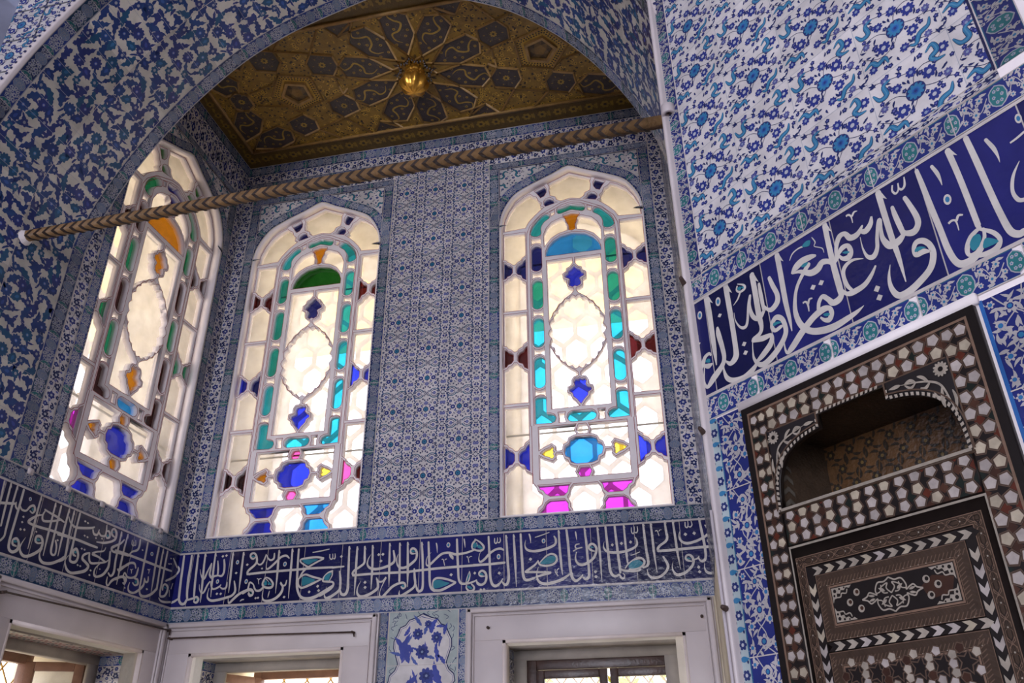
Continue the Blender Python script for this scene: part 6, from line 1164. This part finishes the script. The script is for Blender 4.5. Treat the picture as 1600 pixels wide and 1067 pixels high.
# ================================================================== inlaid cupboard in the right wall
SHELL = (0.37, 0.33, 0.31); SHELL2 = (0.38, 0.33, 0.25); BRN = (0.092, 0.058, 0.040); EBON = (0.010, 0.0065, 0.0055); TORT = (0.085, 0.018, 0.008); TORT2 = (0.045, 0.018, 0.010); IVORY = (0.33, 0.29, 0.24); WAL = (0.048, 0.029, 0.018)
cup = empty('inlaid_cupboard', (4.85, -3.57, 1.0), 'dark built-in cupboard inlaid with mother-of-pearl on the right wall', 'cupboard')
ZB = 1.0
def in_niche(x, z):
    return 2.432 < z < 2.742 and .30 < x < 1.025
# frame body: boards around niche and door
m = MB()
for x0, x1, z0, z1 in ((.203, .312, ZB, 2.862), (1.013, 1.135, ZB, 2.862), (.312, 1.013, 2.734, 2.862), (.312, 1.013, 2.312, 2.444)):
    m.box(x0, x1, -.020, -.001, z0, z1, EBON, fn=rw)
fr = m.build('frame', INLAY, cup); tag(fr, 'dark frame with a mosaic of white pentagons')
def on_cup(u, v, h): return on_right(u, v, h + .0195)
def pentagon(x, z, r_, rot): return [(x + r_ * math.cos(rot + k * 2 * math.pi / 5), z + r_ * math.sin(rot + k * 2 * math.pi / 5)) for k in range(5)]
rp = random.Random(21)
def mosaic(g, x0, x1, z0, z1, n, vertical, pitch=.052):
    """n staggered rows of shell pentagons with tortoiseshell lozenges between."""
    L_ = (z1 - z0) if vertical else (x1 - x0); W_ = (x1 - x0) if vertical else (z1 - z0); cnt = max(1, round(L_ / pitch)); p_ = L_ / cnt; row = W_ / n
    at = (lambda a, b: (x0 + b, z0 + a)) if vertical else (lambda a, b: (x0 + a, z0 + b))
    big = g; g = Pat(); g.rect(x0, z0, x1, z1, mul(EBON, 1.2), .2)
    for j in range(n + 1):
        for i in range(cnt + 1):
            a, b = i * p_, j * row; q = [at(a + u, b + v) for u, v in ((-p_ * .30, 0), (0, row * .40), (p_ * .30, 0), (0, -row * .40))]; g.poly(q, rp.choice((TORT2, EBON, EBON, EBON, mul(TORT2, 1.4), TORT, (.008, .013, .010))), .6)
    for j in range(n):
        for i in range(cnt):
            a, b = (i + .5) * p_, (j + .5) * row; x, z = at(a, b); rot = (math.pi / 2 if (i + j) % 2 else -math.pi / 2) + (.30 if j % 2 else -.30) * (1 if (i % 2) else -1) * .5; r_ = min(p_, row) * .61
            g.poly(pentagon(x, z, r_, rot), BRN, 1); g.poly(pentagon(x, z, r_ * .88, rot), mul(EBON, 2), 1.4); g.poly(pentagon(x, z, r_ * .83, rot), mul(BRN, 1.1), 1.7); g.poly(pentagon(x, z, r_ * .73, rot), mul(rp.choice((SHELL, SHELL, SHELL2)), rp.uniform(.8, 1.15)), 2)
    for pp, cc, ll in g.items:
        pp = clip_rect(pp, (x0, z0, x1, z1))
        if pp is not None: big.items.append((pp, cc, ll))
g = Pat()
mosaic(g, .238, .312, ZB, 2.828, 2, True); mosaic(g, 1.015, 1.100, ZB, 2.828, 2, True); mosaic(g, .312, 1.015, 2.738, 2.828, 2, False); mosaic(g, .320, 1.008, 2.316, 2.436, 3, False)
for q in ((.203, ZB, .230, 2.862), (1.108, ZB, 1.135, 2.862), (.203, 2.836, 1.135, 2.862)): g.rect(*q, mul(EBON, .9), 3)
for q in ((.230, ZB, .238, 2.836), (1.100, ZB, 1.108, 2.836), (.230, 2.828, 1.108, 2.836)): g.rect(*q, mul(BRN, 1.9), 3.2)
g.rect(.312, 2.436, 1.013, 2.446, mul(IVORY, .9), 3.2); g.rect(.312, 2.7345, 1.013, 2.739, BRN, 3.1)
m = MB(); emit(m, g, on_cup); tag(m.build('pentagon_mosaic', INLAY, fr), 'white shell pentagons with tortoiseshell between')
m = MB(); m.box(.19, 1.150, -.021, -.001, 2.864, 2.897, fn=rw); tr = m.build('plaster_fillet', PLASTER); tag(tr, 'pale plaster strip along the top of the inlaid cupboard', 'strip')
# ---- head of the niche: two dark corner plates with inlaid sprays, dashed edge
sp_out = [(.304, 2.446), (.304, 2.737), (1.021, 2.737), (1.021, 2.446)] 
head = plate('niche_head', [(.304, 2.444), (.304, 2.738), (1.021, 2.738), (1.021, 2.444)] [0:1] + [(.304, 2.738), (1.021, 2.738), (1.021, 2.444)] + [p for p in NICHE[::-1]], [], -.022, .0, rw, noisy('ebony', EBON, rough=.3), cup); tag(head, 'dark bracketed arch of the niche')
def on_head(u, v, h): return on_right(u, v, h + .0225)
g = Pat()
for sg in (1, -1):
    X = lambda x: x if sg > 0 else 1.325 - x
    Ls = lambda pts, w: g.line([(X(x), z) for x, z in pts], w, mul(IVORY, .95), 2, 4, True)
    Ls([(.318, 2.53), (.330, 2.60), (.345, 2.655), (.375, 2.68), (.42, 2.695), (.47, 2.705)], .007); Ls([(.345, 2.65), (.352, 2.61), (.350, 2.585)], .012); Ls([(.322, 2.56), (.312, 2.60), (.316, 2.63)], .010); Ls([(.335, 2.62), (.36, 2.615), (.372, 2.645)], .009)
    Ls([(.375, 2.68), (.395, 2.665), (.41, 2.672)], .011); Ls([(.38, 2.68), (.395, 2.702), (.412, 2.712)], .011); Ls([(.42, 2.695), (.437, 2.708), (.458, 2.703)], .011); Ls([(.42, 2.695), (.44, 2.684), (.458, 2.700)], .009)
    g.leaf(X(.470), 2.706, 0 if sg > 0 else math.pi, .045, .014, mul(IVORY, .95), 0, 2, 6)
    g.flower(X(.334), 2.706, .025, 12, mul(IVORY, .95), EBON, 2, depth=.28)
    g.line([(X(.527), 2.737), (X(.527), 2.690)], .006, mul(BRN, 1.2), 3, 1)
g.line([(.304, 2.446), (.304, 2.737)], .005, BRN, 3, 1); g.line([(1.021, 2.446), (1.021, 2.737)], .005, BRN, 3, 1)
NL = np.array(offset_poly(np.array(NICHE), .010)); g2 = NL[:]; NC = np.array(smooth([np.array(p) for p in NICHE[:8]], 5)); 
def dashed(path, w, off):
    P = np.array(path); sl = np.concatenate([[0], np.cumsum(np.linalg.norm(np.diff(P, axis=0), axis=1))]); T = np.gradient(P, axis=0); T /= np.linalg.norm(T, axis=1, keepdims=True); Nn = np.stack([-T[:, 1], T[:, 0]], 1) * off
    n = int(sl[-1] / .018)
    for k in range(n):
        q = []
        for d, o in ((k * .018, 0), (k * .018 + .010, 0), (k * .018 + .013, w), (k * .018 + .003, w)):
            q.append((np.interp(d, sl, P[:, 0]) + np.interp(d, sl, Nn[:, 0]) * o, np.interp(d, sl, P[:, 1]) + np.interp(d, sl, Nn[:, 1]) * o))
        g.poly(q, mul(IVORY, 1.1), 3)
dashed(NC, .011, 1); dashed([(1.325 - x, z) for x, z in NC], .011, -1); dashed([(.53, 2.727), (.66, 2.727), (.795, 2.727)], -.010, -1)
dashed([(.53, 2.680), (.53, 2.705), (.53, 2.727)], .010, 1); dashed([(.795, 2.680), (.795, 2.705), (.795, 2.727)], .010, -1)
for sgn in (0, 1):
    q = [(x, z) for x, z in NC]; q = q if not sgn else [(1.325 - x, z) for x, z in q]; o = offset_poly(np.array(q + [(q[-1][0], 2.9), (q[0][0] - (.2 if not sgn else -.2), 2.9)]), 0)
    Pq = np.array(q); T = np.gradient(Pq, axis=0); T /= np.linalg.norm(T, axis=1, keepdims=True); Nn = np.stack([-T[:, 1], T[:, 0]], 1) * (1 if not sgn else -1); g.line(list(map(tuple, Pq + Nn * .018)), .005, BRN, 3, 1)
m = MB(); emit(m, g, on_head); tag(m.build('ivory_sprays', INLAY, head), 'inlaid ivory flower sprays and dashed edging')
# ---- niche box
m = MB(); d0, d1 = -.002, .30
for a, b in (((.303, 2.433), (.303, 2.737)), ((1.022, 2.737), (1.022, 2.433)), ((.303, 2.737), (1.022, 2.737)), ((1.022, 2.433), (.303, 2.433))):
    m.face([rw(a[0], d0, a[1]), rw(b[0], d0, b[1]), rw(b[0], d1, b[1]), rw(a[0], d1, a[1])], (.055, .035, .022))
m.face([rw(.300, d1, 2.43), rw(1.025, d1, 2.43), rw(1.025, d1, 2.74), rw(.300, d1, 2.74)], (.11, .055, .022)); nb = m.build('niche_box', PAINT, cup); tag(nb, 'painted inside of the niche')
g = Pat(); rr = random.Random(6)
for i in range(9):
    for j in range(5):
        x, z = .33 + i * .085 + (j % 2) * .04, 2.44 + j * .065
        if x > 1.01: continue
        g.flower(x, z, .020, 6, (.028, .02, .014), (.14, .09, .03), 1)
        for a in (.5, 2.1, 3.6, 5.2): g.leaf(x + .02 * math.cos(a), z + .02 * math.sin(a), a + .3, .040, .012, (.03, .022, .015), 1.2, 1, 4)
m = MB(); emit(m, g, lambda u, v, h: on_right(u, v, h - d1), (.303, 2.432, 1.022, 2.738)); tag(m.build('painted_flowers', PAINT, nb), 'dark painted flowers on gold brown')
g = Pat()
for k in range(6): z = 2.46 + k * .045; g.poly([(.02, z), (.05, z + .02), (.08, z), (.08, z + .018), (.05, z + .038), (.02, z + .018)], mul(IVORY, .35), 1)
m = MB(); emit(m, g, lambda u, v, h: np.array([rw(.303 + c, a, b) for a, b, c in zip(u, v, h)])); m.build('side_chevrons', INLAY, nb)
m = MB(); m.box(.302, 1.023, -.024, .30, 2.428, 2.436, WAL, fn=rw); m.build('niche_shelf', INLAY, cup)
# ---- door leaf with its bands
door = MB(); door.box(.320, 1.014, -.018, -.001, ZB, 2.308, EBON, fn=rw); dr = door.build('door', INLAY, cup); tag(dr, 'closed door leaf with inlaid bands')
def on_door(u, v, h): return on_right(u, v, h + .0185)
g = Pat(); 
for q in ((.318, ZB, .324, 2.310), (1.010, ZB, 1.016, 2.310), (.318, 2.303, 1.016, 2.310)): g.rect(*q, mul(IVORY, .85), 3)
def ringbox(x0, z0, x1, z1, w, col, lay): 
    g.rect(x0, z0, x1, z0 + w, col, lay); g.rect(x0, z1 - w, x1, z1, col, lay); g.rect(x0, z0, x0 + w, z1, col, lay); g.rect(x1 - w, z0, x1, z1, col, lay)
D0, D1, DT, DBm = .337, .989, 2.268, 1.02
ringbox(D0, DBm, D1, DT, .034, WAL, 1); ringbox(D0, DBm, D1, DT, .0025, mul(BRN, 1.8), 2); ringbox(D0 + .0315, DBm + .03, D1 - .0315, DT - .0315, .0025, mul(BRN, 1.8), 2)
def guilloche(x0, z0, x1, z1, vert):
    L_ = (z1 - z0) if vert else (x1 - x0); n = max(1, round(L_ / .062)); p_ = L_ / n; at = (lambda a, b: (x0 + b, z0 + a)) if vert else (lambda a, b: (x0 + a, z0 + b))
    for k in range(n):
        for s_ in (0, 1):
            c = k * p_ + p_ / 2; f = lambda a, b: at(c + a * p_, .0145 + (b if s_ == 0 else -b) * .0125)
            for off in (0, .16): g.line([f(-.5 + off, -.8 + off), f(-.30, -.8 + off), f(-.05 + off, .8), f(.35, .8), f(.45, .3)], .0016, mul(BRN, 1.9), 2.2, 1); g.line([f(-.42 + off, .2), f(-.2 + off, .2), f(.12, -.5), f(.5, -.5)], .0014, mul(EBON, 1.5), 2.3, 1)
        g.circle(*at(k * p_, .0145), .0028, mul(IVORY, .9), 3, 5)
guilloche(D0 + .003, DT - .0315, D1 - .003, DT, False); guilloche(D0 + .0025, DBm, D0 + .0315, DT, True); guilloche(D1 - .0315, DBm, D1 - .0025, DT, True)
E0, E1, ET = D0 + .036, D1 - .036, DT - .040
def chevrons(x0, z0, x1, z1, vert, w=.026):
    L_ = (z1 - z0) if vert else (x1 - x0); n = max(2, round(L_ / .0235)); p_ = L_ / n; at = (lambda a, b: (x0 + b, z1 - a)) if vert else (lambda a, b: (x0 + a, z0 + b))
    for k in range(n):
        a = k * p_; col = mul(rp.choice((IVORY, SHELL, SHELL2)), rp.uniform(.85, 1.15)) if k % 2 else EBON
        g.poly([at(a, 0), at(a + p_, 0), at(a + p_ * 1.75, w / 2), at(a + p_, w), at(a, w), at(a + p_ * .75, w / 2)], col, 2 + .01 * k)
ringbox(E0 - .002, DBm, E1 + .002, ET + .002, .032, EBON, 1.2)
chevrons(E0, ET - .028, E1, ET - .002, False); chevrons(E0, DBm, E0 + .026, ET - .03, True); chevrons(E1 - .026, DBm, E1, ET - .03, True); chevrons(E0 + .03, 1.962, E1 - .03, 1.990, False, .026)
def herring(x0, z0, x1, z1, w):
    ringbox(x0, z0, x1, z1, w, WAL, 1.3); ringbox(x0, z0, x1, z1, .0018, mul(BRN, 1.7), 2.4); ringbox(x0 + w - .0018, z0 + w - .0018, x1 - w + .0018, z1 - w + .0018, .0018, mul(BRN, 1.7), 2.4)
    for zb in (z0, z1 - w):
        n = int((x1 - x0) / .0125)
        for k in range(n):
            a = x0 + k * .0125; up_ = zb != z0
            for h0, h1, s_ in ((.06, .5, 1), (.5, .94, -1)):
                g.line([(a, zb + w * (h0 if s_ > 0 else h1)), (a + .011, zb + w * (h1 if s_ > 0 else h0))], .0030, mul(BRN, 1.15 if s_ > 0 else .55), 2, 1)
            if k % 2: g.circle(a, zb + w * .06, .0018, mul(IVORY, .9), 3, 5)
    for xb in (x0, x1 - w):
        n = int((z1 - z0) / .0125)
        for k in range(n):
            a = z0 + k * .0125
            g.line([(xb + w * .06, a), (xb + w * .5, a + .011)], .0030, mul(BRN, 1.15), 2, 1); g.line([(xb + w * .5, a + .011), (xb + w * .94, a)], .0030, mul(BRN, .55), 2, 1)
herring(.404, 1.992, .921, 2.198, .040); herring(.404, 1.30, .921, 1.958, .040)
# upper panel: pierced medallion, corner scrolls, rings
g.rect(.446, 2.034, .879, 2.156, EBON, 3); ringbox(.446, 2.034, .879, 2.156, .006, mul(BRN, 2.0), 3.2); ringbox(.452, 2.040, .873, 2.150, .003, EBON, 3.3)
g.poly([(.78, 2.06), (.85, 2.07), (.865, 2.11), (.80, 2.125), (.76, 2.10)], TORT2, 3.1)
cx_, cz_ = .6625, 2.095; IV = mul(IVORY, .95)
for sx in (1, -1):
    for sz in (1, -1):
        T = lambda a, b: (cx_ + sx * a, cz_ + sz * b)
        g.line([T(0, .050), T(.018, .040), T(.040, .040), T(.052, .020), T(.050, .006), T(.062, .012), T(.075, .016), T(.085, .006), T(.103, 0)], .0045, IV, 4, 5)
        g.line([T(0, .004), T(.014, .020), T(.008, .034), T(.022, .030), T(.034, .022), T(.026, .008), T(.012, .006)], .004, IV, 4, 5); g.line([T(.050, .010), T(.036, .014), T(.030, .032)], .0035, IV, 4, 4); g.leaf(*T(.02, .012), math.atan2(sz * .6, sx), .025, .010, IV, 0, 4, 5); g.leaf(*T(.058, .004), math.atan2(sz * .2, sx), .024, .008, IV, 0, 4, 5)
        C = lambda a, b: (cx_ + sx * (.2075 - a), cz_ + sz * (.052 - b))
        g.poly([C(0, 0), C(.075, 0), C(.066, .008), C(.055, .004), C(.046, .012), C(.034, .010), C(.03, .020), C(.018, .018), C(.016, .032), C(.006, .034), C(0, .046)], IV, 4); 
        for a, b, r_ in ((.012, .010, .006), (.030, .006, .004), (.008, .024, .004), (.048, .004, .003)): g.circle(*C(a, b), r_, EBON, 5, 7)
        g.line([C(.016, .030), C(.030, .030), C(.036, .020), C(.052, .022), C(.058, .010)], .004, IV, 4, 4)
for a, b in ((.118, .022), (.150, .002), (.122, -.024), (-.118, .026), (-.148, .000), (-.112, -.024)):
    g.circle(cx_ + a, cz_ + b, .0115, IV, 4, 12); g.circle(cx_ + a + .002, cz_ + b + .001, .0062, EBON if a > 0 else TORT2, 5, 9)
# lower panel: star and pentagon strapwork
g.rect(.446, 1.32, .879, 1.916, mul(EBON, 1.2), 3); ringbox(.446, 1.32, .879, 1.916, .006, mul(BRN, 2.0), 3.2)
for j in range(7):
    for i in range(6):
        x, z = .49 + i * .07 + (j % 2) * .035, 1.885 - j * .085
        if x > .85: continue
        st_ = [(x + (.036 if k % 2 == 0 else .018) * math.cos(k * math.pi / 5), z + (.036 if k % 2 == 0 else .018) * math.sin(k * math.pi / 5)) for k in range(10)]; g.poly(st_, BRN, 3.4); g.poly(offset_poly(np.array(st_), -.004), EBON, 3.7)
        for k in range(5):
            a = k * 1.2566 + .628; g.poly(pentagon(x + .040 * math.cos(a), z + .040 * math.sin(a), .017, a), BRN, 3.9 + .02 * k); g.poly(pentagon(x + .040 * math.cos(a), z + .040 * math.sin(a), .0135, a), mul(rp.choice((SHELL, IVORY, TORT2)), rp.uniform(.8, 1.15)), 4.3 + .02 * k)
m = MB(); emit(m, g, on_door, (.318, ZB, 1.016, 2.312)); tag(m.build('inlaid_bands', INLAY, dr), 'chevron, strapwork and herringbone inlay around pierced ivory panels')
